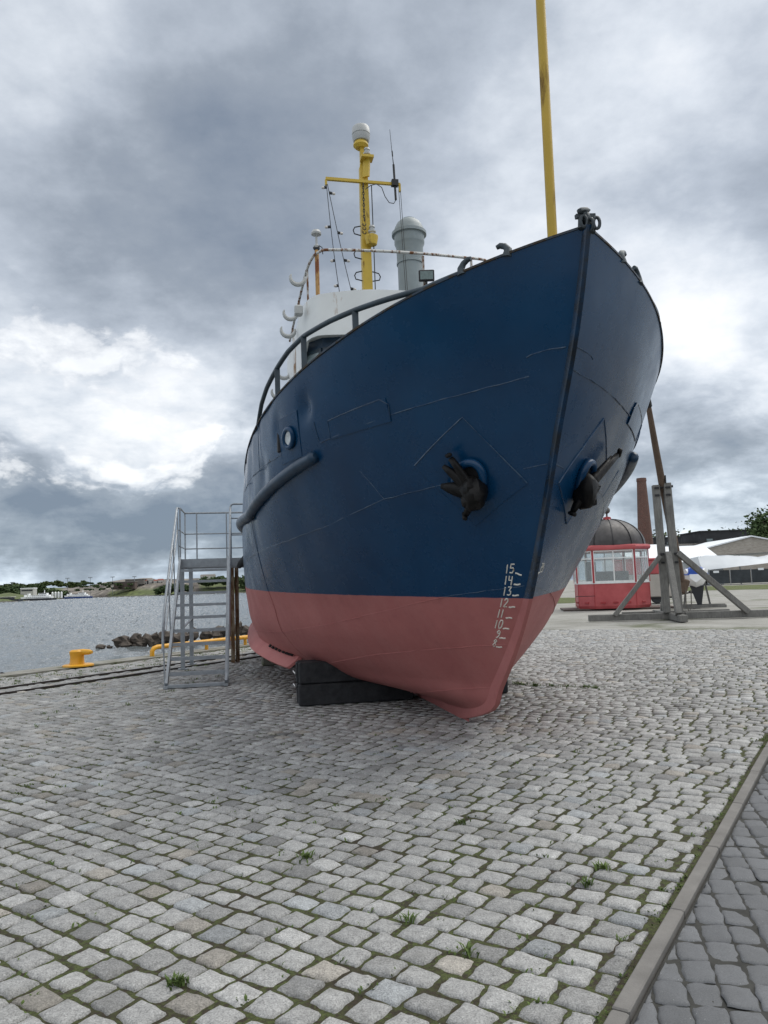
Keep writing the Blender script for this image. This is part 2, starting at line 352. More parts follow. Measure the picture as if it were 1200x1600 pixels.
for si, side in enumerate((1, -1)):
    dd = dents(w_+0*zz, zz, 0 if side > 0 else 2.)
    vo = np.maximum(vv+dd, 0)
    outer = np.stack([uu, side*vo, zz], -1)
    inn = []
    for k, (dz, dv) in enumerate(((.0, .07), (-.45, .07), (-.86, .075))):
        z2 = zs[:, 0]+dz; u2 = stem_u(z2)+wv; inn.append(np.stack([u2+.06, side*np.maximum(hb(u2, z2)-dv, .0), z2], -1))
    g = np.concatenate([outer]+[i[:, None, :] for i in inn], 1); n2 = g.shape[1]; o = len(V_); base = sum(len(x) for x in V_) if V_ else 0
    V_.append(g.reshape(-1, 3)); i, j = np.meshgrid(np.arange(NW-1), np.arange(n2-1), indexing='ij'); a = base+i*n2+j
    q = np.stack([a, a+n2, a+n2+1, a+1], -1).reshape(-1, 4); F_.append(q if side < 0 else q[:, ::-1])
    # transom half and bottom
    if side < 0:
        n0 = len(V_[0]); k = np.arange(n2-1); s0 = (NW-1)*n2
        F_.append(np.stack([s0+k, s0+k+1, n0+s0+k+1, n0+s0+k], -1)); k = np.arange(NW-1)*n2
        F_.append(np.stack([k, k+n2, n0+k+n2, n0+k], -1))
hull = np_mesh('hull', np.concatenate(V_), np.concatenate(F_), M['hull'], boat, True)
try: hull.data.set_sharp_from_angle(angle=R(40))
except Exception: pass

# stem and keel bar
def stem0(z): return pch(ZK, US0, np.asarray(z, float))
mb = MB(); rings = []
for z in list(np.linspace(4.30, .3, 60))+[.22, .16, .11]:
    u = float(stem0(z)); rings.append((u, z))
path = [V(u, 0, z) for u, z in rings] + [V(u, 0, z) for u, z in ((1.86, .085), (1.97, .062), (2.12, .045), (2.35, .034), (2.8, .03), (3.5, .03), (6, .03), (10, .03), (13, .03))]
pr = []
for i, p in enumerate(path):
    a = path[max(i-1, 0)]; b = path[min(i+1, len(path)-1)]; t = (b-a).normalized(); nrm = V(t.z, 0, -t.x)
    if nrm.x*-.7-nrm.z < 0: nrm = -nrm
    hw = .026 if p.z > 1.3 else .026+.012*(1.3-p.z)
    d = .045 if p.z > 1.4 else .045-.015*min(1, (1.4-p.z))
    if p.z < .2: d = .03-.012*(p.z < .04)
    q_ = p+nrm*d; back = p-nrm*(.10+.12*min(1, max(0, 1.6-p.z)))
    m1 = q_*.88+back*.12
    pr.append([V(q_.x, hw*.7, q_.z), V(q_.x, -hw*.7, q_.z), V(m1.x, -hw, m1.z), V(back.x, -hw, back.z), V(back.x, hw, back.z), V(m1.x, hw, m1.z)])
mb.loft(pr); mb.build('stem_bar', M['stem'], boat, True)

def onhull(pts, n=10, side=1, off=0.):
    out = []
    for (a, b), (c, d) in zip(pts[:-1], pts[1:]):
        for k in range(n): t = k/n; out.append(S(a+(c-a)*t, b+(d-b)*t, side, off))
    out.append(S(pts[-1][0], pts[-1][1], side, off)); return out
def wob(P, a, sd=0):
    return [p+V(a*mnoise.noise(p*7+V(sd, 0, 0)), 0, a*mnoise.noise(p*7+V(0, sd, 9))) for p in P]
SEAMS = [[(1.98, 3.10), (1.60, 3.135), (1.144, 3.193), (.694, 3.238), (.367, 3.272), (.2, 3.298)], [(.226, 3.44), (.2, 3.456), (.138, 3.467), (.033, 3.473)],
    [(6.5, 2.02), (5.2, 2.07), (4.202, 2.13), (3.054, 2.196), (2.1, 2.298), (1.32, 2.473), (.70, 2.54)], [(.17, 2.589), (.03, 2.606)], [(1.523, 2.763), (1.32, 2.473)],
    [(4.3, 2.7), (4.285, 1.98), (4.298, 1.627), (4.073, 1.0), (3.7, .6)], [(6.2, .93), (4.073, 1.0), (2.515, 1.168), (1.55, 1.342), (.827, 1.481), (.202, 1.554), (.05, 1.574)],
    [(3.651, .469), (1.676, .808), (.831, .917), (.225, .986), (.05, 1.0)], [(2.0, .17), (.67, .424), (.203, .496), (.05, .51)], [(5.0, 2.98), (3.6, 3.06), (2.75, 3.10)], [(3.55, 3.6), (3.5, 3.05)], [(2.05, 3.3), (2.0, 3.12)]]
mb = MB()
for side in (1, -1):
    for k, s in enumerate(SEAMS):
        if side < 0 and k == 0: s = [(6, 2.95), (4, 2.99), (2.4, 3.08), (1.2, 3.2), (.3, 3.29), (.03, 3.31)]
        w0 = .0055 if k in (0, 1) else .0045
        P = wob(onhull(s, 14, side, .001), .008, k); mb.tube(P, [w0*(.75+.5*abs(mnoise.noise(p*9))) for p in P], 5)
mb.build('weld_seam', M['seam'], hull, True)
def doubler(poly, side, th=.008, sub=6):
    # raised plate on the plating, corners given in hull coordinates
    mb = MB(); (a, b, c, d) = poly; g = []
    for i in range(sub*2+1):
        for j in range(sub+1):
            s, t = i/(sub*2), j/sub
            w = (a[0]*(1-s)+b[0]*s)*(1-t)+(d[0]*(1-s)+c[0]*s)*t; z = (a[1]*(1-s)+b[1]*s)*(1-t)+(d[1]*(1-s)+c[1]*s)*t
            g.append(S(w, z, side, th))
    m_ = sub+1; fs = [(i*m_+j, (i+1)*m_+j, (i+1)*m_+j+1, i*m_+j+1) for i in range(sub*2) for j in range(sub)]
    if side > 0: fs = [f[::-1] for f in fs]
    mb.add(g, fs)
    edge = [a, b, c, d, a]; P = wob(onhull(edge, 12, side, th*.5), .004, 3); mb.tube(P, .005, 5)
    o = mb.build('doubler_plate', M['seam'] if False else M['hull'], hull, True); return o
for side in (1, -1):
    doubler([(1.835, 3.27), (1.19, 3.335), (1.15, 3.14), (1.82, 3.10)], side)
    doubler([(.98, 2.73), (.585, 3.067), (.134, 2.464), (.50, 2.14)], side, .006, 8)
    if side > 0: doubler([(2.74, 3.45), (2.32, 3.46), (2.30, 3.02), (2.72, 3.0)], side, .006)
    mb = MB(); P = wob(onhull([(.97, 2.73), (.585, 3.067), (.134, 2.464)], 16, side, .008), .004, 5); mb.tube(P, .006, 5)
    P = wob(onhull([(1.82, 3.11), (1.835, 3.27), (1.24, 3.335), (1.16, 3.28), (1.15, 3.15)], 12, side, .010), .004, 5); mb.tube(P, .004, 5)
    mb.build('plate_weld', M['seam'], hull, True)

# draft figures, painted over weld beads
GLY = {'0': [[(.25, 0), (.75, 0), (1, .3), (1, .7), (.75, 1), (.25, 1), (0, .7), (0, .3), (.25, 0)]], '1': [[(.5, 0), (.5, 1)]], '2': [[(0, .8), (.3, 1), (.8, .95), (.9, .65), (0, 0), (1, 0)]],
    '3': [[(0, 1), (.9, 1), (.4, .58), (.9, .45), (.9, .1), (.5, 0), (0, .1)]], '4': [[(0, 1), (0, .5), (.9, .45)], [(.8, .95), (.8, -.1)]], '5': [[(1, 1), (.1, 1), (.05, .55), (.8, .6), (1, .3), (.7, 0), (0, .05)]],
    '8': [[(.5, .52), (.1, .75), (.5, 1), (.9, .75), (.5, .52), (.05, .25), (.5, 0), (.95, .25), (.5, .52)]], '9': [[(.9, .6), (.4, .5), (.05, .75), (.5, 1), (.9, .75), (.9, .35), (.5, 0), (.1, .05)]]}
def arc_w(z, side):   # waterline arclength -> w
    ws = np.linspace(0, 1.5, 300); P = [S(w, z, side) for w in ws]; s = [0.]
    for a, b in zip(P[:-1], P[1:]): s.append(s[-1]+(b-a).length)
    return ws, np.array(s)
for side in (1, -1):
    for num, w0, z0 in ((15, .116, 1.690), (14, .112, 1.585), (13, .106, 1.483), (12, .113, 1.373), (11, .113, 1.268), (10, .111, 1.162), (9, .117, 1.064), (8, .124, .97)):
        if side < 0 and num < 15: continue
        ws, ss = arc_w(z0, side); s0 = float(np.interp(w0, ws, ss)); mb = MB()
        def P2(s, z): return S(float(np.interp(s, ss, ws)), z, side, .001)
        mb.tube([P2(s0-.035+.01*k, z0+.002*math.sin(num+k)+(.003*(7-k) if num == 15 else 0)*-1) for k in range(8)], .0078, 5)
        txt = str(num); x = s0+.034+.052*len(txt)
        for ch in txt:
            wd = .040 if ch != '1' else .014
            for st in GLY[ch]:
                pts = []
                for (a, b), (c, d) in zip(st[:-1], st[1:]):
                    for k in range(3): t = k/3; pts.append((a+(c-a)*t, b+(d-b)*t))
                pts.append(st[-1])
                mb.tube([P2(x-a*wd-(.0 if ch != '1' else -.0), z0+.004+b*.078) for a, b in pts], .0062, 5)
            x -= .055 if ch != '1' else .040
        mb.build('draft_figure', M['markwhite'], hull, True)

# bulwark cap, deck, handrails, rubbing strakes, portholes, hawse pipes, bilge keels
for side in (1, -1):
    mb = MB(); P = []
    for w in np.concatenate([np.linspace(0.02, 2, 30), np.linspace(2.2, 13, 40)]):
        z = float(sheer(w)); p = S(w, z, side, -.033); P.append(V(p.x, p.y if side*p.y > 0 else 0, z+.004))
    rings = [[p+V(0, side*.047, -.008), p+V(0, side*.047, .010), p+V(0, -side*.047, .010), p+V(0, -side*.047, -.008)] for p in P]
    mb.loft(rings); mb.build('bulwark_cap', M['cap'], boat)
    rp = [(.60, 4.16), (.854, 4.115), (1.126, 4.132), (1.433, 4.148), (1.744, 4.155), (2.152, 4.150), (2.499, 4.10), (2.81, 4.018), (3.208, 3.906), (3.484, 3.79), (3.70, 3.62), (3.80, 3.50)]
    mb = MB(); mb.tube(onhull(rp, 4, side, -.035), .026, 10); ra = mb.build('hand_rail', M['bluerail'], boat, True)
    for w, zt in ((1.441, 4.145), (2.166, 4.145), (2.809, 4.015)):
        mb = MB(); mb.bar(S(w, float(sheer(w)), side, -.035), S(w, zt, side, -.035), .055, .035); mb.build('stanchion', M['bluerail'], ra)
    mb = MB(); sp_ = [(2.03, 2.985), (2.10, 2.965), (2.328, 2.93), (2.696, 2.864), (3.204, 2.777), (3.722, 2.688), (4.201, 2.60), (4.7, 2.60), (5.4, 2.63), (7, 2.70), (10, 2.8), (12.5, 2.9)]
    P = onhull(sp_, 6, side, .035); mb.tube(P, [.03, .05, .062]+[.066]*(len(P)-3), 14); mb.build('rubbing_strake', M['blue'], boat, True)
    # porthole
    p = S(2.50, 3.235, side, .0); pa = S(2.40, 3.235, side); pb = S(2.60, 3.235, side); pz = S(2.5, 3.30, side); tx = (pb-pa).normalized(); tz = (pz-p).normalized(); nn = tx.cross(tz)*(1 if side < 0 else 1)
    if nn.y*side < 0: nn = -nn
    if side < 0: nn = nn*.25
    mb = MB(); mb.tube([p+nn*.025+(tx*math.cos(a)+tz*math.sin(a))*.105 for a in np.linspace(0, 2*math.pi, 28)[:-1]], .028 if side > 0 else .014, 10, closed=True); po = mb.build('porthole', M['hull'], boat, True)
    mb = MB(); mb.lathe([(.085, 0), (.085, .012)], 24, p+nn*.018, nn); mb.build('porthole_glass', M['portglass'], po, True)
    mb = MB(); mb.lathe([(.11, 0), (.11, .008)], 24, p+nn*.006, nn); mb.build('porthole_recess', M['darkgap'], po, True)
    # hawse pipe
    p = S(.537, 2.556, side, .0); tx = (S(.60, 2.556, side)-S(.47, 2.556, side)).normalized(); tz = (S(.537, 2.63, side)-p).normalized(); nn = tx.cross(tz)
    if nn.y*side < 0: nn = -nn
    mb = MB(); mb.tube([p+nn*.035+(tx*math.cos(a)*.145+tz*math.sin(a)*.165) for a in np.linspace(0, 2*math.pi, 36)[:-1]], .04, 12, closed=True); ho = mb.build('hawse_pipe', M['hull'], boat, True)
    mb = MB(); mb.lathe([(.12, 0), (.14, .014)], 28, p+nn*.02, nn); mb.build('hawse_opening', M['darkgap'], ho)
    # bilge keel with drain slots
    fp = [(4.02, .60), (4.2, .60), (4.477, .615), (5.208, .70), (6.0, .76), (7.2, .82), (9.2, .9), (11, .98)]
    mb = MB(); rings = []
    P = onhull(fp, 5, side, -.02)
    for i, p in enumerate(P):
        dpt = .24*min(1, .45+i/3.); out = V(0, side*.72, -.69)*dpt
        th = V(0, side*.02, .02)
        rings.append([p+th, p+out+th*.7, p+out-th*.7, p-th])
    mb.loft(rings); bk = mb.build('bilge_keel', M['hull'], boat)
    for k in range(11):
        p = P[4+k]; q_ = P[5+k]; f = V(0, side*.05, 0)+V(0, side*.019, .022); mb = MB()
        mb.bar(p*.72+q_*.28+f, p*.3+q_*.7+f, .05, .02, (0, side*.7, .7)); mb.build('drain_slot', M['darkgap'], bk)
mb = MB(); wd = np.linspace(.7, 13, 40); a = []; b = []
for w in wd:
    z = float(sheer(w))-.84; p = S(w, z, 1, -.05); a.append((p.x, p.y, z)); b.append((p.x, -p.y, z))
n = len(a); mb.add(a+b, [(i, i+1, n+i+1, n+i) for i in range(n-1)]); mb.build('deck', plain('deck_paint', (.12, .13, .13), .7), boat)

# bow fittings
mb = MB(); top = V(float(stem_u(4.29)), 0, 4.29)
mb.blob(top+V(.02, .0, .075), (.05, .045, .055), 2, 10, .2); mb.bar(top+V(.02, -.085, .10), top+V(.02, .075, .085), .032, .032); mb.bar(top+V(0, .05, -.02), top+V(.02, .03, .1), .03, .04); mb.bar(top+V(-.01, -.045, -.05), top+V(.02, -.035, .1), .035, .03)
for k, (c, ax) in enumerate(((V(-.03, -.07, .02), 0), (V(-.035, -.02, .0), 1), (V(-.02, .03, .03), 0))):
    mb.tube([top+c+(V(.3*math.cos(t), math.cos(t), 0)*.022 if ax == 0 else V(math.cos(t), .2*math.cos(t), 0)*.026)+V(0, 0, math.sin(t)*.045) for t in np.linspace(0, 2*math.pi, 16)[:-1]], .013, 8, closed=True)
mb.blob(top+V(.0, .015, .125), (.035, .05, .03), 5, 8, .4)
mb.build('stemhead_shackle', plain('grey_fitting', (.035, .045, .052), .5, .3, 20, .3), boat, True)
mb = MB(); mb.tube([V(-1.06, 0, 3.6), V(-1.10, 0, 6.5), V(-1.13, 0, 8.2), V(-1.2, 0, 10.4)], [.042, .040, .036, .03], 12)
mb.tube([V(-1.119, 0, 7.3), V(-1.12, 0, 7.36)], .046, 12); mb.build('bow_pole', M['yellowpole'], boat, True)
for side in (1, -1):
    for w, sg in ((.60, 1), (.36, -1)):
        p = S(w, float(sheer(w)), side, -.03); t = (S(w-.05, float(sheer(w-.05)), side, -.03)-p).normalized()*sg
        mb = MB(); mb.tube([p+V(0, 0, -.01), p+V(0, 0, .05)-t*.01, p+V(0, 0, .085)+t*.015, p+V(0, 0, .105)+t*.055, p+V(0, 0, .10)+t*.085], [.045, .032, .026, .024, .018], 10)
        mb.build('mooring_fairlead', plain('fairlead_iron', (.04, .055, .065), .5, .3, 15, .3), boat, True)
    mb = MB(); p = S(3.05, float(sheer(3.05)), side, -.14); mb.bar(p-V(0, 0, .5), p+V(0, 0, .10), .09, .09, bev=.01); p2 = S(3.4, float(sheer(3.4)), side, -.15); mb.lathe([(.06, -.5), (.06, .03), (.085, .05), (.085, .1), (.06, .13)], 14, p2)
    mb.build('mooring_bollard', M['black'], boat, True)

# wheelhouse (front face about 5.6 m aft of the stem)
U0 = 5.62; vL, vR = 1.36, -1.86
wh = MB()
pl = [(U0+.85, vL-.02), (U0+.42, vL-.32), (U0+.30, vL-.75), (U0+.26, -.25), (U0+.30, vR+.75), (U0+.42, vR+.32), (U0+.85, vR+.02), (11.5, vR+.02), (11.5, vL-.02)]
wh.prism(pl[::-1], 2.5, 5.98); wheel = wh.build('wheelhouse', M['blue'], boat)
def shell(z0a, z1a, flare=0.):
    pl = [(U0+.75, vL), (U0+.22, vL-.12), (U0+.03, vL-.45), (U0-.06, -.25), (U0+.03, vR+.45), (U0+.22, vR+.12), (U0+.75, vR)]; return pl
mb = MB(); pl = shell(0, 0); n = len(pl); back = [(9.6, vR), (9.6, vL)]
pf = []; pts = []
def smooth_poly(p, k=5):
    out = []
    for i in range(len(p)-1):
        p0 = p[max(i-1, 0)]; p1 = p[i]; p2 = p[i+1]; p3 = p[min(i+2, len(p)-1)]
        for j in range(k):
            t = j/k; out.append(tuple(.5*((2*p1[a])+(-p0[a]+p2[a])*t+(2*p0[a]-5*p1[a]+4*p2[a]-p3[a])*t*t+(-p0[a]+3*p1[a]-3*p2[a]+p3[a])*t**3) for a in (0, 1)))
    out.append(p[-1]); return out
front = smooth_poly(pl, 5); loop = front+back
zt = lambda u, v: 6.66-.10*max(0, (abs(v+.25)-.6))
zb = lambda u, v: 5.86 if u < U0+.45 else 5.86-.55*min(1, (u-U0-.45)/.5)
rings = []
for zf in (0, 1):
    rings.append([V(u+(.0 if zf == 0 else .02), v, (zb(u, v) if zf == 0 else zt(u, v))) for u, v in loop])
inner = [[V(u+.03 if i < len(front) else u-.03, v*(1-.03), p.z) for i, ((u, v), p) in enumerate(zip(loop, r))] for r in rings]
mb.loft([inner[0], rings[0], rings[1], inner[1]], caps=False)
vs = mb.build('bridge_bulwark', M['white'], wheel, True)
mb = MB(); mb.add([(u+.04, v*.98, 5.93) for u, v in front]+[(11.5, vR, 5.93), (11.5, vL, 5.93)], [tuple(range(len(front)+2))]); mb.build('roof', M['white'], wheel)
# white lower side wall behind, seen below the bridge wing
for vv_ in (vL+.012, vR-.012): mb = MB(); mb.box((9.4, vv_, 4.3), (3.6, .02, 3.3)); mb.build('side_wall', M['white'], wheel)
fr = [(U0+.85, vL-.02), (U0+.42, vL-.32), (U0+.30, vL-.75), (U0+.26, -.25), (U0+.30, vR+.75), (U0+.42, vR+.32), (U0+.85, vR+.02)]
for (a, b) in zip(fr[:-1], fr[1:]):
    A_, B_ = V(a[0], a[1], 0), V(b[0], b[1], 0); d = (B_-A_); L = d.length; d.normalize(); nn = V(-d.y, d.x, 0)
    if nn.x > 0: nn = -nn
    c = (A_+B_)/2+nn*.015; ang = math.atan2(d.y, d.x); rot = Matrix.Rotation(ang, 3, 'Z')
    mb = MB(); w = L-.14; h = .62; zc = 5.38
    for sx, sz, dx, dz in ((0, h/2+.03, w+.12, .06), (0, -h/2-.03, w+.12, .06), (w/2+.03, 0, .06, h), (-w/2-.03, 0, .06, h)):
        mb.box(c+rot @ V(sx, 0, 0)+V(0, 0, zc+sz), (dx, .04, dz), rot)
    wf = mb.build('window', M['bluerail'], wheel)
    mb = MB(); mb.box(c+V(0, 0, zc), (w, .015, h), rot); mb.build('window_pane', M['winglass'], wheel)
# roof rail
zr = 7.33
rl = smooth_poly([(10.2, 1.24), (8.0, 1.24), (6.3, 1.22), (5.72, 1.10), (5.60, .8), (5.55, -.3), (5.62, -1.4), (5.75, -1.95), (6.4, -2.05), (8, -2.05), (10.2, -2.05)], 5)
mb = MB(); mb.tube([V(u, v, zr-(0 if u < 6.5 else .03*(u-6.5))) for u, v in rl], .024, 10); rr = mb.build('roof_rail', M['white_old'], boat, True)
for u, v in ((9.4, 1.24), (7.9, 1.24), (6.5, 1.22), (5.66, -.72), (5.66, -1.6), (6.5, -2.03), (8, -2.05), (9.4, -2.05)):
    mb = MB(); mb.bar((u, v, 6.0), (u, v, zr-(0 if u < 6.5 else .03*(u-6.5))), .035, .035); mb.build('stanchion', M['white_old'], rr)
for u, v, z in ((6.35, 1.30, 7.12), (7.75, 1.32, 6.98), (7.2, 1.42, 6.45), (9.2, 1.36, 6.2), (9.1, 1.5, 5.75)):
    mb = MB(); P = [V(u, v-.02, z)+V(0, .13+.13*math.cos(t), .0+.13*math.sin(t)) for t in np.linspace(math.pi*.95, math.pi*2.15, 12)]
    mb.tube(P, [.018, .03, .036, .04, .042, .042, .042, .04, .036, .03, .024, .012], 8); mb.build('lifebuoy_bracket', M['dome'], rr, True)
mb = MB(); mb.box((6.05, 1.44, 6.40), (.16, .14, .17), None, .02); mb.build('junction_box', M['dome'], wheel)
# gps pole
mb = MB(); mb.tube([(5.86, 1.12, 6.0), (5.86, 1.12, 7.42)], .036, 10); gp = mb.build('antenna_pole', M['rustypole'], boat, True)
mb = MB(); mb.lathe([(.02, 7.40), (.045, 7.46), (.05, 7.50), (.02, 7.53), (.02, 7.66), (.04, 7.68), (.085, 7.70), (.09, 7.73), (.065, 7.775), (.0, 7.79)], 18, (5.86, 1.12, 0)); mb.build('satellite_antenna', M['dome'], gp, True)
mb = MB(); mb.blob((5.86, 1.12, 7.46), (.05, .06, .05), 3, 8); mb.tube([(5.84, 1.08, 7.5), (5.82, 1.03, 7.46), (5.82, 1.02, 7.34)], .008, 6); mb.build('lamp_bracket', M['rubber'], gp, True)
# radar mast
mb = MB(); q4 = [(-1, -1), (1, -1), (1, 1), (-1, 1)]
mb.loft([[V(7.14+a*.085*s+.012*(z-7), b*.09*s, z) for a, b in q4] for z, s in ((5.9, 1.05), (7.3, 1.0), (8.9, .92), (9.75, .82), (9.80, .6), (10.2, .55))]); rm = mb.build('radar_mast', M['yellow'], boat)
mb = MB(); mb.lathe([(.10, 10.14), (.15, 10.19), (.15, 10.22), (.12, 10.27)], 16, (7.17, .03, 0)); mb.build('mast_cap', M['yellow'], rm, True)
mb = MB(); mb.box((7.02, -.05, 9.86), (.22, .24, .05)); mb.bar((7.04, -.05, 9.85), (7.06, -.03, 9.5), .05, .14); mb.build('mast_platform', M['yellow'], rm, True)
mb = MB(); mb.lathe([(.12, 10.27), (.15, 10.28), (.17, 10.33), (.178, 10.40), (.168, 10.405), (.168, 10.415), (.178, 10.42), (.174, 10.545), (.155, 10.575), (.1, 10.585), (0, 10.588)], 32, (7.17, .02, 0)); mb.build('radar_dome', M['dome'], rm, True)
mb = MB(); mb.bar((7.05, .76, 9.40), (7.05, .0, 9.395), .055, .055); mb.bar((7.05, 0, 9.395), (7.05, -.70, 9.39), .05, .05); mb.bar((7.05, .755, 9.38), (7.05, .755, 9.27), .04, .04); mb.bar((7.05, -.69, 9.40), (7.05, -.69, 9.24), .04, .04); mb.build('cross_arm', M['yellow'], rm)
mb = MB(); mb.tube([(7.03, -.60, 9.06), (7.03, -.58, 9.78)], .022, 8); mb.box((7.03, -.59, 9.40), (.10, .13, .12)); mb.tube([(7.03, -.58, 9.78), (7.03, -.56, 10.0), (7.03, -.53, 10.5)], [.010, .006, .004], 6); mb.tube([(7.03, -.567, 9.95), (7.03, -.561, 10.06)], .013, 8); mb.build('whip_antenna', M['black'], rm)
P = [V(7.0, 0, 9.22), V(7.0, -.1, 9.30), V(7.0, -.22, 9.34), V(7.0, -.32, 9.28), V(7.0, -.38, 9.1), V(7.0, -.46, 8.98), V(7.0, -.55, 8.97), V(7.03, -.60, 9.06)]
mb = MB(); mb.tube(P, .008, 6); mb.tube([(7.0, -.12, 9.9-.6), (7.02, -.13, 8.0), (7.02, -.13, 6.4)], .010, 6); mb.build('cable', M['rubber'], rm, True)
mb = MB()
for y in (-.665, -.70): mb.tube([(7.03, y, 9.26), (6.9, y-.05, 6.6)], .0055, 5)
mb.build('signal_halyard', M['rubber'], rm)
for z in (8.42, 7.95, 7.52):
    for sd in ((1,) if z > 7.9 else (1, -1)):
        mb = MB(); mb.tube([(7.1, sd*.10, z+.10), (7.08, sd*.22, z+.06), (7.08, sd*.25, z+.0), (7.08, sd*.23, z-.07), (7.1, sd*.10, z-.09)], .012, 8); mb.build('step', M['black'], rm, True)
mb = MB()
for k in range(13):
    c = V(6.99, .045, 9.30-k*.058); t0 = k % 2
    mb.tube([c+(V(0, math.cos(t), 0) if t0 else V(math.cos(t), 0, 0))*.016+V(0, 0, math.sin(t)*.038) for t in np.linspace(0, 2*math.pi, 10)[:-1]], .008, 6, closed=True)
for z in (8.50, 8.42, 8.34): mb.tube([V(6.98, .05+math.cos(t)*.03, z+math.sin(t)*.03) for t in np.linspace(math.pi*.8, math.pi*2.2, 9)], .009, 6)
mb.build('chain', M['black'], rm)
for z, y in ((9.92, -.05), (8.36, -.10)):
    mb = MB(); mb.lathe([(.05, 0), (.055, .03), (.075, .04), (.075, .07), (.045, .08), (.045, .13), (.06, .135), (.05, .17), (0, .18)], 14, (7.0, y, z-.04)); mb.build('navigation_lamp', M['dome'], rm, True)
mb = MB(); mb.lathe([(.10, 8.10), (.13, 8.24), (.13, 8.27)], 12, (6.98, -.08, 0)); mb.build('lamp_shelf', M['yellow'], rm, True)
# exhaust stack
mb = MB(); mb.lathe([(.255, 6.0), (.255, 8.05), (.275, 8.06), (.275, 8.10), (.265, 8.11), (.272, 8.42), (.298, 8.48), (.305, 8.50), (.305, 8.66), (.352, 8.67), (.352, 8.73), (.315, 8.74), (.29, 8.83), (.24, 8.93), (.17, 8.99), (.15, 8.995), (.15, 9.01), (0, 9.015)], 40, (7.7, -1.01, 0)); mb.build('funnel', M['funnel'], boat, True)
# floodlight
mb = MB(); rot = Matrix.Rotation(R(-12), 3, 'Z') @ Matrix.Rotation(R(-8), 3, 'Y'); mb.box((5.55, -.74, 6.93), (.08, .27, .19), rot, .012); mb.bar((5.6, -.74, 6.6), (5.57, -.74, 6.86), .03, .05); fl = mb.build('floodlight', M['black'], boat)
mb = MB(); mb.box(V(5.55, -.74, 6.93)+rot @ V(-.042, 0, 0), (.008, .22, .14), rot); mb.build('lens', M['floodglass'], fl)

# string of bulbs from the cross arm to the bridge
bt_ = boat.matrix_basis
sl = thing('string_lights', 'string of bulbs hanging from the cross arm of the boat mast', 'string lights', boat.location, boat.rotation_euler.z)
mb = MB(); P1 = [V(7.03-.25*t, .75-.20*t+.02*math.sin(t*3.1), 9.28-2.6*t-.05*math.sin(math.pi*t)) for t in np.linspace(0, 1, 14)]; P2_ = [V(7.03-.35*t, .73-.42*t, 9.28-2.6*t-.10*math.sin(math.pi*t)) for t in np.linspace(0, 1, 14)]
mb.tube(P1, .007, 5); mb.tube(P2_, .007, 5); mb.build('cable', M['rubber'], sl)
for k, (P, t, d) in enumerate(((P1, 0.3, .05), (P2_, .8, -.06), (P1, 4.2, .06), (P2_, 4.6, -.05), (P1, 7.6, .04), (P2_, 7.4, -.06), (P2_, 10.5, -.05), (P1, 10.2, .04))):
    i = int(t); p = P[i].lerp(P[i+1], t-i); mb = MB(); mb.tube([p, p+V(0, d*.9, -.01)], .028, 8); o = mb.build('bulb_socket', M['rubber'], sl)
    mb = MB(); mb.blob(p+V(0, d*1.4, -.015), (.028, .036, .028), k, 8, 0.); mb.build('bulb', M['bulb'], o, True)

# anchors
def anchor(side, label):
    t = thing('anchor', label, 'anchor', boat.location, boat.rotation_euler.z, 'anchors stowed in the hawse pipes')
    p = S(.41, 2.42, side, .13); h = S(.52, 2.55, side, .02)
    mb = MB(); mb.tube([h-(p-h)*.6, h, p], [.04, .04, .06], 10); mb.build('shank', M['anchor'], t, True)
    mb = MB(); mb.blob(p, (.145, .12, .15), 3+side, 16, .3); mb.blob(p+V(.02, side*.03, -.07), (.085, .09, .075), 8, 12, .3); mb.blob(p+V(-.05, side*.05, .04), (.07, .08, .08), 6, 10, .3)
    mb.tube([p+V(.03, side*.07, -.09)+V(math.cos(a)*.0, side*.03*math.cos(a), .035*math.sin(a)) for a in np.linspace(0, 6.28, 12)[:-1]], .012, 6, closed=True); mb.build('crown', M['anchor'], t, True)
    def wedge(a, b, w0, w1, d0, d1):
        mb = MB(); a, b = Vector(a), Vector(b); z = (b-a).normalized(); n0 = V(0, side, 0); x = z.cross(n0).normalized(); y = x.cross(z); rg = []
        for k in range(5):
            s = k/4.; c = a.lerp(b, s); w = w0+(w1-w0)*s+.018*math.sin(math.pi*s); d = d0+(d1-d0)*s; rg.append([c+x*w+y*d*.2, c+y*d, c-x*w+y*d*.2, c-x*w*.7-y*d, c+x*w*.7-y*d])
        mb.loft(rg); return mb
    if side > 0: fl = [((.68, 2.70), .10), ((.69, 2.52), .12)]; pm = [((.56, 2.755), .17), ((.475, 2.225), .14)]
    else: fl = [((.80, 2.80), .12)]; pm = [((.82, 2.82), .16), ((.34, 2.22), .10), ]
    for (wz, off) in fl:
        e = S(wz[0], wz[1], side, off); e = p.lerp(e, .92); wedge(p+(e-p)*.12, e, .072, .024, .06, .02).build('fluke', M['anchor'], t, 'all')
    for (wz, off) in pm:
        e = S(wz[0], wz[1], side, off); mb = wedge(p, p.lerp(e, .93), .05, .03, .045, .025); d = (e-p).normalized(); mb2 = mb
        x = d.cross(V(0, side, .3)).normalized(); mb.bar(e-x*.05, e+x*.05, .045, .035, d, .008); mb.build('tripping_palm', M['anchor'], t, 'all')
    return t
anchor(1, 'black stockless anchor under the hull doubler plate left of the stem'); anchor(-1, 'black stockless anchor on the shadowed hull side right of the stem')

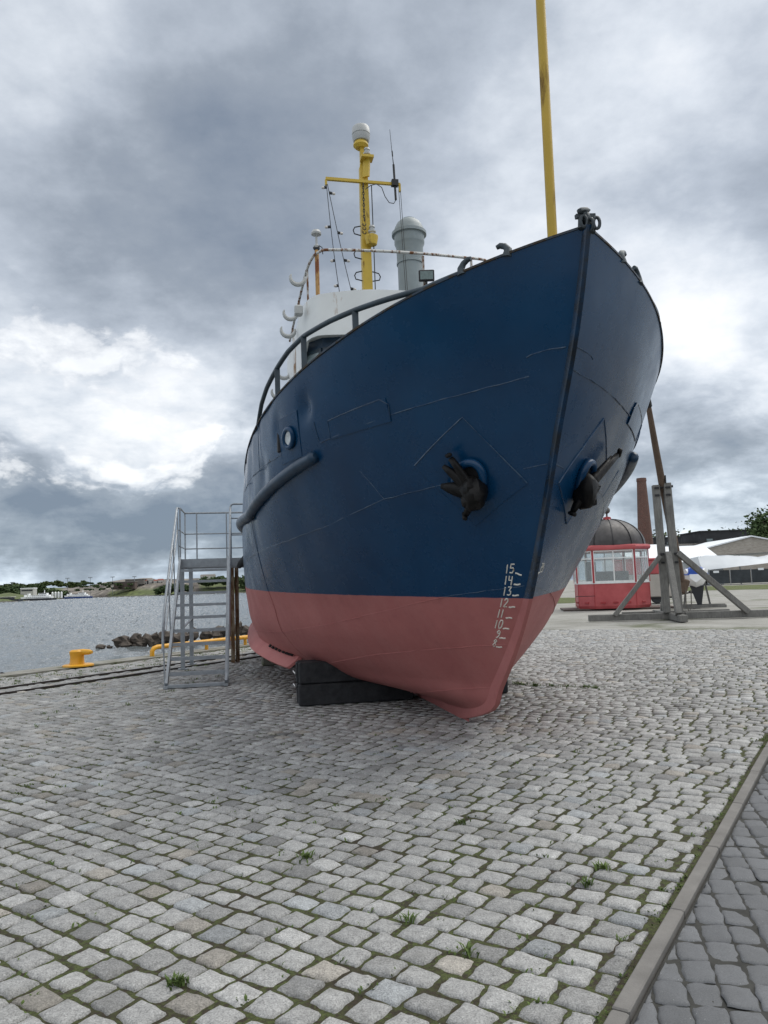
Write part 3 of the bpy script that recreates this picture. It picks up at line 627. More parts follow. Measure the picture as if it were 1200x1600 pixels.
# blocks under the hull
def to_world(u, v, z=0.):
    c, s = math.cos(BOAT_A+math.pi/2), math.sin(BOAT_A+math.pi/2); return V(1.2797+c*u-s*v, 7.2734+s*u+c*v, z)
def blk(u, v0, v1, du, h, label, rings=False):
    o = thing('keel_block', label, 'support block', to_world(u, (v0+v1)/2), BOAT_A+math.pi/2, 'tarred blocks under the boat')
    L = abs(v1-v0); mb = MB()
    for k in range(3):
        for r_ in range(2):
            e0 = mnoise.noise(V(u*3+k, r_*2.3, 1.))*.05; e1 = mnoise.noise(V(u*2+k, r_*1.3, 7.))*.05
            mb.box((du*(k-1)/3, (e0+e1)/2, h*(.25+.5*r_)), (du/3-.008, L+e0-e1, h*.5-.010), Matrix.Rotation(e0*.15, 3, 'Z'), .014)
    mb.build('timber', M['blackblock'], o)
    if rings:
        for y, x, z in ((L/2+.012, .02, .26), (L/2+.012, -.0, .44), ):
            mb = MB(); mb.tube([V(x+.045*math.cos(a), y+.02+.02*math.sin(a), z+.03*math.sin(a)) for a in np.linspace(0, 6.28, 14)[:-1]], .011, 7, closed=True); mb.build('lifting_ring', M['stainless'], o, True)
    return o
# supports clear the hull bottom: low under the keel, stacked higher out to the bilge
b1 = blk(4.1, 1.78, .16, .42, .60, 'tarred black timber block with ring bolts under the near bilge', True)
b2 = blk(4.1, -.16, -1.25, .42, .60, 'tarred black timber block beyond the keel behind the stem')
b3 = blk(9.6, 1.5, .2, .5, .55, 'tarred black timber block farthest back under the hull by the rails')
o = thing('stone_block', 'small pale stone block lying by the rear hull support', 'stone', (-2.58, 16.7, 0), .3); mb = MB(); mb.box((0, 0, .09), (.3, .22, .18), None, .02); mb.build('stone_body', M['quay'], o)

# ------------------------------------------------------------------ boarding stairs
st = thing('boarding_stairs', 'galvanised steel boarding stairs with railed platform beside the hull', 'stairs', (-3.31, 13.345, 0), R(10.4))
RS, GO = .232, .316; TOP = 10*RS
for s in (-1, 1):
    mb = MB(); mb.bar((s*.50, .04, 0.03), (s*.50, 3.16, TOP-.02), .15, .045, (1, 0, 0)); mb.box((s*.50, .0, .02), (.07, .20, .04)); mb.build('stringer', M['galv'], st)
    # handrail with two rails and posts
    x = s*.56
    P = [V(x, 3.18, TOP+1.10), V(x, 2.1, TOP*.66+1.10), V(x, .42, 1.34), V(x, .20, 1.05), V(x, .12, .62)]
    mb = MB(); mb.tube(P, .025, 8); hr = mb.build('handrail', M['galv'], st, True)
    mb = MB(); mb.tube([V(x, 3.18, TOP+.62), V(x, .55, .95)], .019, 8); mb.build('mid_rail', M['galv'], hr)
    for yy in (.12, 1.2, 2.2, 3.18):
        z0 = max(0, yy/GO*RS-.05); z1 = (1.05 if yy < .2 else z0+1.12) if yy < 3 else TOP+1.10
        mb = MB(); mb.bar((x-s*.03, yy, z0), (x, yy, z1-.01), .035, .022); mb.build('handrail_post', M['galv'], hr)
mb = MB(); mb.box((0, -.02, .035), (.94, .10, .05)); mb.build('base_bar', M['galv'], st)
for k in range(1, 10):
    mb = MB(); y, z = k*GO, k*RS
    mb.box((0, y-.105, z-.025), (.95, .014, .052)); mb.box((0, y+.105, z-.018), (.985, .012, .036))
    for j in range(7): mb.box((0, y-.075+j*.025, z-.014), (.985, .005, .026))
    for j in range(12): mb.box((-.46+j*.0836, y, z-.012), (.006, .20, .02))
    mb.build('tread', M['galv'], st)
mb = MB()
for (x0, y0, x1, y1) in ((-.50, 3.16, .95, 3.16), (-.50, 4.36, .95, 4.36), (-.50, 3.16, -.50, 4.36), (.95, 3.16, .95, 4.36)):
    mb.bar((x0, y0, TOP-.09), (x1, y1, TOP-.09), .06, .18)
for j in range(28): mb.box((-.48+j*.0525, 3.76, TOP-.02), (.006, 1.14, .035))
mb.build('platform', M['galv'], st)
for x, y in ((-.47, 3.25), (-.36, 4.33)):
    mb = MB(); mb.bar((x, y, 0), (x, y, TOP-.18), .085, .085); mb.box((x, y, .008), (.2, .2, .016)); mb.build('leg', M['galv'], st)
for x, y in ((.56, 4.22), (.66, 4.34)):
    mb = MB(); mb.bar((x, y, 0), (x, y, TOP-.18), .10, .09); o = mb.build('leg', M['rustpost'], st); o['label'] = 'rusty brown square leg'
mb = MB(); mb.tube([(-.47, 3.3, .86), (-.36, 4.3, 1.02)], .03, 6); mb.build('brace', M['galv'], st)
mb = MB(); zt_ = TOP+1.10
mb.tube([(-.56, 3.18, zt_), (-.50, 3.26, zt_-.0), (-.48, 4.34, zt_), (.95, 4.36, zt_)], .020, 8)
for dz in (.62, .28): mb.tube([(-.52, 3.12, TOP+dz), (-.48, 4.34, TOP+dz), (.95, 4.36, TOP+dz)], .014, 8)
gr_ = mb.build('guard_rail', M['galv'], st, True)
for x, y in ((-.50, 3.20), (-.48, 4.33), (-.22, 4.35), (.45, 4.35), (.94, 4.35)):
    mb = MB(); mb.bar((x, y, TOP-.1), (x, y, zt_-.01), .045, .03); mb.build('guard_post', M['galv'], gr_)
mb = MB(); mb.tube([(.56, 3.18, TOP), (.56, 3.18, zt_+.0), (.58, 3.18, zt_+.05), (.63, 3.18, zt_+.07), (.95, 3.2, zt_+.07)], .021, 8)
for dz in (.98, .86, .5): mb.tube([(.58, 3.2, TOP+dz), (.95, 3.2, TOP+dz)], .015, 8)
mb.build('gate_rail', M['galv'], st, True)
fd = thing('roller_fender', 'grey roller fender wedged between the stair platform and the hull', 'fender', (-2.98, 16.35, 2.28), 0)
mb = MB(); mb.tube([(-.17, .12, -.16), (-.1, .07, -.09), (.06, -.05, .06), (.13, -.1, .13), (.16, -.12, .16)], [.05, .08, .085, .08, .05], 14); mb.build('fender_roll', M['rubber'], fd, True)
mb = MB(); mb.tube([(.13, -.1, .13), (.17, -.13, .17), (.2, -.15, .2)], [.086, .08, .05], 14); mb.build('end_cap', M['galv'], fd, True)

# ------------------------------------------------------------------ ground, quay, setts
AD = R(32.); D = np.array([math.sin(AD), math.cos(AD)]); Nn = np.array([math.cos(AD), -math.sin(AD)])
def st2(s, t): return D*s+Nn*t
TQ, TK = -15.9, -.95
qe = [tuple(st2(-60, TQ)), tuple(st2(8, TQ)), tuple(st2(20, TQ)), (.5, 34), (2, 60), (6, 120), (10, 300), (10, 900)]
poly = qe+[(1800, 900), (1800, -60)]
mb = MB(); n = len(poly); mb.add([(x, y, -.03) for x, y in poly]+[(x, y, -4.) for x, y in qe], [tuple(range(n-1, -1, -1))]+[(i, i+1, n+i+1, n+i) for i in range(len(qe)-1)])
g = mb.build('ground', M['gravel']); tag(g, kind='structure', label='pale gravel ground around the cobbled quay')
SE = 24.5
def strip(name, s0, s1, t0, t1, z, mat, h=.0, label=None):
    mb = MB(); c = [st2(s0, t0), st2(s1, t0), st2(s1, t1), st2(s0, t1)]
    if h: mb.prism([tuple(p) for p in c][::-1], z-h, z)
    else: mb.add([(p[0], p[1], z) for p in c], [(3, 2, 1, 0)])
    o = mb.build(name, mat); tag(o, label, kind='structure'); return o
strip('joint_bed', -8, SE, -15.25, TK, -.016, M['joint'], 0, 'soil and moss bed between the cobblestones')
strip('paver_bed', -8, SE, TK+.08, 8, -.012, plain('paver_joint', (.035, .035, .031), .95, .4, 9, 0, .4, 90), 0, 'dark sand bed under the grey pavers')
strip('quay_edge', -40, 40, TQ-.05, -15.25, .03, M['quay'], .6, 'concrete edge of the quay')
kb = MB()
s = -4.
while s < SE:
    L = 1.0; c = st2(s+L/2, TK+.04+random.uniform(-.003, .003)); kb.box((c[0], c[1], -.06), (.068, L-.010, .15+random.uniform(0, .006)), Matrix.Rotation(-AD+random.uniform(-.003, .003), 3, 'Z'), .006); s += L
tag(kb.build('kerb', plain('kerb_concrete', (.165, .158, .148), .85, .2, 5, 0, .5, 120)), 'narrow concrete kerb between cobbles and grey pavers', kind='structure')

def stone_field(name, centers, dims, rot, mat, tints, hi, k=.15, jit=.11, bulge=.006, drop=.022, label='', clamp=None):
    """centers (n,2), dims (n,2) half sizes, rot (n,), hi: bool array -> fine or coarse mesh; one sheet of individually laid stones"""
    allv = []; allf = []; allc = []; base = 0
    for fine in (True, False):
        idx = np.where(hi == fine)[0]
        if len(idx) == 0: continue
        gx = np.array([-1, -.95, -.76, -.38, 0, .38, .76, .95, 1]) if fine else np.array([-1, -.88, 0, .88, 1]); nx = len(gx)
        a, b = np.meshgrid(gx, gx, indexing='ij'); a = a.ravel(); b = b.ravel(); nv = nx*nx; n = len(idx)
        sa = a*np.sqrt(1-b*b*k*.5); sb = b*np.sqrt(1-a*a*k*.5)
        cj = 1+rng.uniform(-jit, jit, (n, 4, 2))
        wts = np.stack([(1-a)*(1-b), (1+a)*(1-b), (1+a)*(1+b), (1-a)*(1+b)], 0)/4
        X = sa[None]*dims[idx, 0:1]*np.einsum('nk,kv->nv', cj[:, :, 0], wts); Y = sb[None]*dims[idx, 1:2]*np.einsum('nk,kv->nv', cj[:, :, 1], wts)
        e = np.maximum(np.abs(a), np.abs(b))
        # wobbling edges
        if fine:
            ph = rng.uniform(0, 6.28, (n, 1)); X += (np.abs(a) > .9)*np.sign(a)*.004*np.sin(5*b[None]+ph); Y += (np.abs(b) > .9)*np.sign(b)*.004*np.sin(5*a[None]+ph*1.7)
        Z = bulge*(1-e**2.2)[None]-(drop*np.clip((e-.90)/.10, 0, 1)**1.4)[None]
        Z = Z+rng.uniform(-.004, .005, (n, 1))+(rng.uniform(-.012, .012, (n, 1))*a[None]+rng.uniform(-.012, .012, (n, 1))*b[None])*.5
        if fine:
            f1 = rng.uniform(0, 6.28, (n, 3)); Z += .0022*np.sin(3.5*a[None]+f1[:, :1])*np.sin(4.1*b[None]+f1[:, 1:2])+.0012*rng.standard_normal((n, nv))*(e < .95)[None]
        cr, sr = np.cos(rot[idx])[:, None], np.sin(rot[idx])[:, None]
        P = np.stack([centers[idx, 0:1]+X*cr-Y*sr, centers[idx, 1:2]+X*sr+Y*cr, Z-.006], -1)
        if clamp:                                   # stones cut straight along the kerb
            t = P[..., 0]*Nn[0]+P[..., 1]*Nn[1]; ex = np.clip(clamp[0]*(t-clamp[1]), 0, None)*clamp[0]; P[..., 0] -= ex*Nn[0]; P[..., 1] -= ex*Nn[1]
            P[..., 2] = np.where(ex != 0, np.minimum(P[..., 2], -.006), P[..., 2])
        i, j = np.meshgrid(np.arange(nx-1), np.arange(nx-1), indexing='ij'); q = (i*nx+j).ravel(); F = np.stack([q, q+nx, q+nx+1, q+1], -1)
        allf.append((F[None]+(base+np.arange(n)*nv)[:, None, None]).reshape(-1, 4)); allv.append(P.reshape(-1, 3)); base += n*nv
        allc.append(np.repeat(np.concatenate([tints[idx], np.ones((n, 1))], 1), nv, 0))
    o = np_mesh(name, np.concatenate(allv), np.concatenate(allf), mat, None, True, np.concatenate(allc)); tag(o, label, kind='structure'); return o
# setts: running rows about square to the kerb, rows stacked away from the viewer
AR = R(36.); Rw = np.array([math.cos(AR), -math.sin(AR)]); Rc = np.array([math.sin(AR), math.cos(AR)])
cs, dm, rt = [], [], []
y = -6.; row = 0
RT = (-13.5, -12.72)
while y < 27:
    dpt = .141+rng.uniform(-.009, .010); x = -24.+rng.uniform(0, .2)
    lean = rng.uniform(-.01, .01)
    while x < 10:
        blend = min(1, max(0, (x+2.2)/3.5)); L = (.156+.048*blend)+rng.uniform(-.022, .022)
        c = Rw*(x+L/2)+Rc*(y+dpt/2+.016*math.sin(x*1.3+row*.15)+.05*math.sin(x*.33)); s_, t_ = c @ D, c @ Nn
        x += L+rng.uniform(.011, .024)
        if not (-15.25 < t_-.06 and t_ < TK+.1) or s_ > SE-.1+.15*math.sin(c[0]*2): continue
        if any(abs(t_-r) < .13 for r in RT): continue
        if c[1] < .9 or not R(-56) < math.atan2(c[0], c[1]) < R(48): continue
        hl = L/2
        if t_-hl*.85 > TK-.075: continue
        cs.append(c); dm.append((hl, dpt/2+rng.uniform(-.004, .003))); rt.append(-AR+rng.uniform(-.05, .05)+.05*math.cos(x*.33)*.33)
    # a cut stone to close the row at the kerb
    y += dpt+.0175; row += 1
cs = np.array(cs); dm = np.array(dm); rt = np.array(rt); n = len(cs)
br_ = .34*(1+.13*rng.standard_normal(n)); br_ = np.clip(br_, .16, .5); tn = np.stack([br_*1.0, br_*1.0, br_*.98], 1)
w_m = rng.uniform(size=n); tn[w_m < .05] *= np.array([.96, .90, .82]); tn[w_m > .95] *= .66; tn[(w_m > .88) & (w_m < .93)] *= np.array([.94, .985, 1.03])
dist = np.hypot(cs[:, 0], cs[:, 1])
stone_field('cobblestones', cs, dm, rt, M['sett'], tn, (dist < 9.5) & (np.abs(np.arctan2(cs[:, 0], cs[:, 1])) < R(34)), label='grey granite cobblestones laid in rows', clamp=(1, TK-.038))
# grey concrete pavers right of the kerb
AP = R(14.); Pc = np.array([math.sin(AP), math.cos(AP)]); Pr = np.array([math.cos(AP-R(3)), -math.sin(AP-R(3))])
cs, dm, rt = [], [], []
for i in range(-6, 60):
    for j in range(-10, 60):
        c = Pr*(j*.128)+Pc*(i*.185); t_ = c @ Nn
        if c[1] < 1.2 or abs(math.atan2(c[0], c[1])) > R(46) or c[1] > 11: continue
        need = TK+.085
        if t_+.07 < need: continue
        cs.append(c); dm.append((.0634, .0922)); rt.append(-AP+rng.uniform(-.01, .01))
cs = np.array(cs); dm = np.array(dm); rt = np.array(rt); n = len(cs); br_ = .124*(1+.09*rng.standard_normal(n)); tn = np.stack([br_*.96, br_, br_*1.06], 1)
stone_field('paver_pavement', cs, dm, rt, M['paver'], tn, np.hypot(cs[:, 0], cs[:, 1]) < 7, k=.30, jit=.008, bulge=.003, drop=.010, label='dark grey concrete block pavement', clamp=(-1, TK+.092))

# rails
tr = thing('railway_track', 'rusty narrow gauge rails set flush in the cobbles along the quay', 'rails', (0, 0, 0))
for t_ in RT:
    mb = MB(); a, b = st2(-6, t_), st2(30, t_); mb.bar((a[0], a[1], -.02), (b[0], b[1], -.02), .055, .07); a, b = st2(-6, t_+.075), st2(30, t_+.075); mb.bar((a[0], a[1], -.03), (b[0], b[1], -.03), .02, .06); mb.build('rail', M['rail_steel'], tr)
# weeds
mb = MB()
def tuft(x, y, n, h, spread):
    for _ in range(n):
        a = random.uniform(0, 6.28); r = abs(random.gauss(0, spread)); b = V(x+r*math.cos(a), y+r*math.sin(a), -.012); a2 = random.uniform(0, 6.28); hh = h*random.uniform(.4, 1.1); d = V(math.cos(a2), math.sin(a2), 0); s = V(-d.y, d.x, 0)*random.uniform(.003, .007)
        m_ = b+V(0, 0, hh*.7)+d*hh*.35; e = b+V(0, 0, hh)+d*hh*.9; mb.add([b-s*.6, b+s*.6, m_+s, m_-s, e], [(0, 1, 2, 3), (3, 2, 4)])
for x, y, k in ((-.54, 4.81, 90), (1.16, 4.47, 70), (1.01, 4.25, 40), (-.93, 3.38, 55), (.05, 3.9, 20), (.45, 5.4, 25), (.3, 3.55, 20)): tuft(x, y, k, .045, .028)
for k in range(7): tuft(1.9+k*.19+random.uniform(-.1, .1), 12.35-k*.13, 60, .05, .07)
for _ in range(420):
    y = random.uniform(2.6, 15)**1.0; x = y*random.uniform(-.55, .5)
    if (np.array([x, y]) @ Nn) > TK-.04: continue
    tuft(x, y, random.randint(3, 9), .022, .03)
for _ in range(110):
    s = random.uniform(0, 9); p = st2(s, TK-.03+random.uniform(-.03, .01)); tuft(p[0], p[1], random.randint(3, 7), .013, .02)
for _ in range(420):
    s = random.uniform(4, 24); t_ = random.choice((random.uniform(-15.3, -13.6), random.uniform(-12.6, -9), random.uniform(-15.3, -14))); p = st2(s, t_); tuft(p[0], p[1], random.randint(8, 20), .04, .07)
tag(mb.build('weeds', M['weed']), 'small green weeds growing in the cobble joints', 'weeds', kind='stuff')

# water: a sheet of real waves
th = np.concatenate([np.linspace(R(-62), R(-36), 60)[:-1], np.linspace(R(-36), R(-8.5), 430), np.linspace(R(-8.5), R(14), 50)[1:]]); rr_ = [8.]
while rr_[-1] < 4200: rr_.append(rr_[-1]*1.0058+.02)
rr_ = np.array(rr_); Rm, Tm = np.meshgrid(rr_, th, indexing='ij'); Tm = Tm+rng.uniform(-.0005, .0005, Tm.shape); Rm = Rm*(1+rng.uniform(-.0022, .0022, Rm.shape)); X = Rm*np.sin(Tm); Y = Rm*np.cos(Tm); Z = np.zeros_like(X)
step = np.maximum(Rm*.0058, .06)
for k in range(44):
    wl = .32*1.062**k; a = R(rng.normal(205, 42)); am = min(.0075*wl**.9, .015)
    am = am*np.clip(wl/(step*2.0)-.5, 0, 1)
    ph = rng.uniform(0, 6.28)+1.3*np.sin(X/(wl*4.1)+k)+1.3*np.sin(Y/(wl*3.3)+2*k)
    f = np.sin(2*np.pi*(X*math.sin(a)+Y*math.cos(a))/wl+ph); Z += am*(f+.35*f*f)
Z += rng.standard_normal(Z.shape)*np.minimum(step*.07, .3)*np.clip((Rm-25)/70, 0, 1)
i, j = np.meshgrid(np.arange(len(rr_)-1), np.arange(len(th)-1), indexing='ij'); q = (i*len(th)+j).ravel(); nt = len(th)
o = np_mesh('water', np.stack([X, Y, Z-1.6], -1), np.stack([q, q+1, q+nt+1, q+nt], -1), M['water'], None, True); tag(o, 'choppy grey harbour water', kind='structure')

# ------------------------------------------------------------------ quay furniture
bo = thing('mooring_bollard', 'yellow mooring bollard with hooked head on the quay edge', 'bollard', (-7.08, 17.72, .03), R(-14))
mb = MB(); mb.lathe([(.34, 0), (.34, .03), (.30, .045), (.17, .05)], 28); mb.build('base_plate', M['qyellow'], bo, True)
mb = MB(); mb.lathe([(.17, .04), (.155, .10), (.15, .22), (.165, .29), (.17, .33), (.13, .365), (0, .37)], 24, (-.03, 0, 0)); mb.build('post', M['qyellow'], bo, True)
mb = MB(); mb.tube([(-.08, 0, .31), (.1, 0, .315), (.28, 0, .312), (.36, 0, .31)], [.055, .07, .06, .035], 14); mb.build('hook', M['qyellow'], bo, True)
yr = thing('quay_rail', 'low yellow pipe rail along the edge of the quay', 'rail', (0, 0, 0))
P = [st2(13.2+.0, TQ+.42), st2(13.2, TQ+.42)]
a = st2(13.55, TQ+.35); b = st2(32, TQ+.35); dd_ = V(D[0], D[1], 0); A3 = V(a[0], a[1], .03)
mb = MB(); mb.tube([A3, A3+V(0, 0, .12), A3+V(0, 0, .19)+dd_*.05, A3+V(0, 0, .22)+dd_*.16, A3+V(0, 0, .22)+dd_*16], .06, 12); mb.build('pipe', M['qyellow'], yr, True)
for k in range(7):
    p = A3+dd_*(1.9+1.55*k); mb = MB(); mb.bar(p, p+V(0, 0, .19), .08, .08); mb.build('post', M['qyellow'], yr)
ld = thing('ladder_hoop', 'dark steel ladder hoop at the quay edge by the left border', 'ladder', tuple(at(3, 1055, 16.6)))
mb = MB(); mb.tube([(-.2, 0, -.15), (-.15, 0, .0), (0, 0, .05), (.12, 0, .0), (.16, 0, -.15)], .02, 8); mb.build('hoop', M['black'], ld, True)
# breakwater boulders
def boulder(x, y, w, h, k):
    p = at(x, y, 0) if False else None
rk = [(194, 1004, 30, 17), (214, 1000, 18, 13), (222, 1006, 22, 13), (236, 1000, 22, 16), (252, 997, 14, 14), (266, 997, 30, 17), (286, 996, 24, 15), (303, 992, 14, 15), (322, 993, 20, 12), (342, 989, 28, 15), (362, 984, 20, 20), (384, 985, 18, 11), (398, 983, 16, 9), (157, 1011, 14, 6), (171, 1014, 8, 5), (212, 1009, 16, 7), (246, 1004, 14, 8), (376, 982, 10, 14), (415, 982, 16, 10)]
for k, (x, y, w, h) in enumerate(rk):
    Y = 46-.0*k+3.*((x-157)/240.); p = at(x, y, Y); mb = MB(); mb.blob((0, 0, 0), (w*Y/2400., w*Y/2600., h*Y/1900.), k*1.7, 8, .8)
    o = mb.build('boulder', M['rock'], None, False); o.location = (p.x, p.y, max(p.z, -1.5)); o.rotation_euler = (0, 0, k*.9)
    where = 'leftmost' if k == 0 else ''
    tag(o, 'dark wet boulder of the low breakwater beyond the quay edge', 'boulder', 'breakwater boulders')

# ------------------------------------------------------------------ timber derrick behind the bow
FX, FY = 10.42, 28.7
fr_ = thing('timber_derrick', 'weathered timber derrick with two posts and a long pivoting pole', 'derrick', (FX, FY, 0), R(-9))
def beam(name, a, b, w, d, mat='greywood', up=(0, 0, 1)):
    mb = MB(); mb.bar(a, b, w, d, up, .015); return mb.build(name, M[mat], fr_)
beam('post', (-.08, 0, .25), (-.17, 0, 5.02), .26, .24, up=(0, 1, 0)); beam('post', (.36, 0, .2), (.24, 0, 5.08), .27, .24, up=(0, 1, 0))
beam('sill_beam', (-2.9, .12, .12), (.55, .10, .12), .24, .24, up=(0, 0, 1)); beam('sill_beam', (.56, .06, .13), (5.6, .3, .13), .26, .26)
beam('cross_beam', (.10, -1.95, .12), (.10, 3.2, .12), .26, .24)
beam('rear_beam', (-1.3, 2.8, .10), (2.9, 3.0, .10), .2, .2)
beam('brace', (-.2, -.16, 2.35), (-1.95, -.03, .2), .2, .17); beam('brace', (.42, -.16, 2.45), (2.75, -.05, .2), .24, .2)
beam('brace', (.07, -.18, 2.45), (.03, -1.5, .24), .25, .2, up=(1, 0, 0)); beam('brace', (.2, .18, 2.4), (.2, 2.2, .24), .2, .2, up=(1, 0, 0))
mb = MB(); mb.tube([(-.66, -2.2, 7.8), (-.3, -1.1, 6.45), (.08, .03, 5.05), (.45, 1.0, 3.75), (.8, 1.95, 2.5), (1.10, 2.81, 1.25)], [.09, .115, .135, .15, .16, .17], 12); pol = mb.build('swing_pole', M['brownwood'], fr_, True)
mb = MB(); mb.box((1.08, 2.81, 1.2), (.5, .5, .6), Matrix.Rotation(.35, 3, 'Y'), .05); mb.build('counterweight', M['brownwood'], fr_)
mb = MB(); mb.tube([(-.3, 0, 4.92), (.45, 0, 4.95)], .05, 10); mb.build('pivot_pin', M['black'], fr_)
mb = MB(); mb.tube([(.16, -.2, 5.05), (.16, -.2, 5.35)], .03, 8); mb.build('iron_spike', M['black'], fr_)
for x, z, w in ((-.16, 4.9, .16), (-.16, 4.62, .16), (.24, 4.9, .16), (.24, 4.62, .16), (-.12, 2.42, .14), (.36, 2.42, .14), (-.12, 2.1, .12), (.36, 2.1, .12)): mb = MB(); mb.box((x, -.14, z), (w, .06, .07)); mb.build('iron_strap', M['black'], fr_)
mb = MB(); mb.tube([(1.18, 2.5, 1.0), (1.16, 2.5, .45), (1.26, 2.5, .14), (1.36, 2.5, .35), (1.38, 2.5, 1.0)], .022, 7); mb.build('rope', M['rope'], fr_, True)
mb = MB(); mb.tube([(-.66, -2.2, 7.8), (-.6, -2.05, 7.6)], .12, 10); mb.build('pole_band', M['black'], fr_, True)

# ------------------------------------------------------------------ kiosk
ki = thing('domed_kiosk', 'red kiosk with dark ribbed dome and white framed windows', 'kiosk', (11.80, 40.6, 0), R(-9))
PL = [(-1.06, -1.75), (.98, -1.75), (1.78, -.95), (1.78, .95), (.98, 1.75), (-1.06, 1.75), (-1.78, .95), (-1.78, -.95)]
def scale_pl(k): return [(x*k, y*k) for x, y in PL]
mb = MB(); mb.loft([[V(x*.97, y*.97, .06) for x, y in PL], [V(x*1.0, y*1.0, .2) for x, y in PL], [V(x, y, 1.32) for x, y in PL]]); kb_ = mb.build('base_panel', M['redkiosk'], ki)
for (a, b) in zip(PL, PL[1:]+PL[:1]):
    A3, B3 = V(*a, 0), V(*b, 0); d = (B3-A3).normalized(); nn = V(d.y, -d.x, 0); L = (B3-A3).length
    for f in ((.2, .5, .8) if L > 1.5 else (.5,)):
        p = A3+d*L*f+nn*.02; mb = MB(); mb.box(p+V(0, 0, .36), (.26, .04, .10), Matrix.Rotation(math.atan2(d.y, d.x), 3, 'Z'), .01); mb.build('vent', M['reddark'], kb_)
    mb = MB(); mb.bar(A3+V(0, 0, .1), A3+V(0, 0, 1.3), .03, .03); mb.build('corner_strip', M['reddark'], kb_)
mb = MB(); mb.loft([[V(x*1.015, y*1.015, z) for x, y in PL] for z in (1.32, 1.40)]); mb.build('sill', M['frame'], ki)
for k, (a, b) in enumerate(zip(PL, PL[1:]+PL[:1])):
    A3, B3 = V(*a, 0), V(*b, 0); d = (B3-A3).normalized(); L = (B3-A3).length; rot = Matrix.Rotation(math.atan2(d.y, d.x), 3, 'Z'); c = (A3+B3)/2
    mb = MB()
    nb = 3 if L > 1.5 else 2
    for j in range(nb):
        f = j/(nb-1); mb.box(A3+d*(.05+(L-.1)*f)+V(0, 0, 2.2), (.06, .06, 1.6), rot)
    for z in (1.43, 2.60, 2.97): mb.box(c+V(0, 0, z), (L-.12, .05, .06), rot)
    w = mb.build('window', M['frame'], ki)
    mb = MB(); mb.box(c+V(0, 0, 2.2), (L-.08, .012, 1.52), rot); mb.build('pane', M['clear'], w)
    mb = MB(); mb.bar(A3+V(0, 0, 1.36), A3+V(0, 0, 3.0), .09, .09, (d.x, d.y, 0)); mb.build('corner_post', M['reddark'], ki)
mb = MB(); mb.box((.1, .4, 1.0), (1.7, .6, 1.9), None, .03); mb.box((-.9, .9, 1.3), (.5, .5, 2.4), None, .03); mb.build('interior_counter', plain('interior_grey', (.16, .17, .175), .7), ki)
mb = MB(); mb.loft([[V(x*k, y*k, z) for x, y in PL] for z, k in ((3.0, 1.03), (3.03, 1.07), (3.14, 1.09), (3.24, 1.07), (3.27, 1.0))]); mb.build('cornice', M['redkiosk'], ki, True)
mb = MB(); n = 32; rings = []
for i in range(13):
    t = i/12*math.pi/2*.93; rings.append([V(1.86*math.cos(t)*math.cos(2*math.pi*k/n), 1.86*math.cos(t)*math.sin(2*math.pi*k/n), 3.26+1.42*math.sin(t)) for k in range(n)])
mb.loft(rings); dm_ = mb.build('dome_roof', M['domeroof'], ki, True)
mb = MB()
for k in range(12): mb.tube([V(1.875*math.cos(t)*math.cos(2*math.pi*k/12), 1.875*math.cos(t)*math.sin(2*math.pi*k/12), 3.26+1.435*math.sin(t)) for t in np.linspace(0, math.pi/2*.92, 12)], .022, 6)
mb.build('dome_rib', M['black'], dm_)
mb = MB(); mb.lathe([(.34, 4.64), (.30, 4.68), (.22, 4.70), (.20, 4.80), (.1, 4.83)], 20); fi = mb.build('finial_base', M['reddark'], dm_, True)
mb = MB(); mb.lathe([(.05, 4.8), (.05, 5.02)], 12); mb.lathe([(max(.001, .185*math.sin(t)), 5.17-.185*math.cos(t)) for t in np.linspace(.05, math.pi-.01, 14)], 18); mb.build('finial_ball', plain('finial_grey', (.10, .095, .09), .6, .2, 6), dm_, True)
mb = MB(); mb.box((.2, 0, .03), (5.6, 2.8, .06)); mb.build('plinth', M['brownwall'], ki)
mb = MB(); mb.bar((-2.0, -2.0, .72), (-1.05, -1.9, .72), .03, .03); mb.build('shelf_bar', M['black'], ki)
# red and white trailer kiosk behind
tk = thing('red_trailer', 'red and cream trailer parked behind the domed kiosk', 'trailer', (15.5, 46.5, 0), R(-6))
mb = MB(); mb.box((0, 0, 1.06), (3.0, 2, 1.36), None, .06); mb.build('lower_body', plain('cream_paint', (.42, .40, .36), .6, .12, 1.5), tk)
mb = MB(); mb.box((0, 0, 2.15), (3.04, 2.04, .82), None, .04); mb.box((0, 0, 2.62), (3.2, 2.2, .12), None, .03); mb.build('upper_body', M['redkiosk'], tk)
mb = MB(); mb.bar((-1.8, -.9, .35), (1.9, -.9, .35), .1, .1); mb.bar((1.6, -.9, .45), (2.5, -.9, .6), .08, .08); mb.blob((2.5, -.9, .62), (.2, .1, .1), 2, 8, .1); mb.build('drawbar', M['black'], tk)
for x in (-.5, .5):
    mb = MB(); mb.lathe([(.30, -.1), (.33, -.06), (.33, .06), (.30, .1)], 18, (x, -.8, .33), (0, 1, 0)); mb.build('wheel', M['rubber'], tk, True)
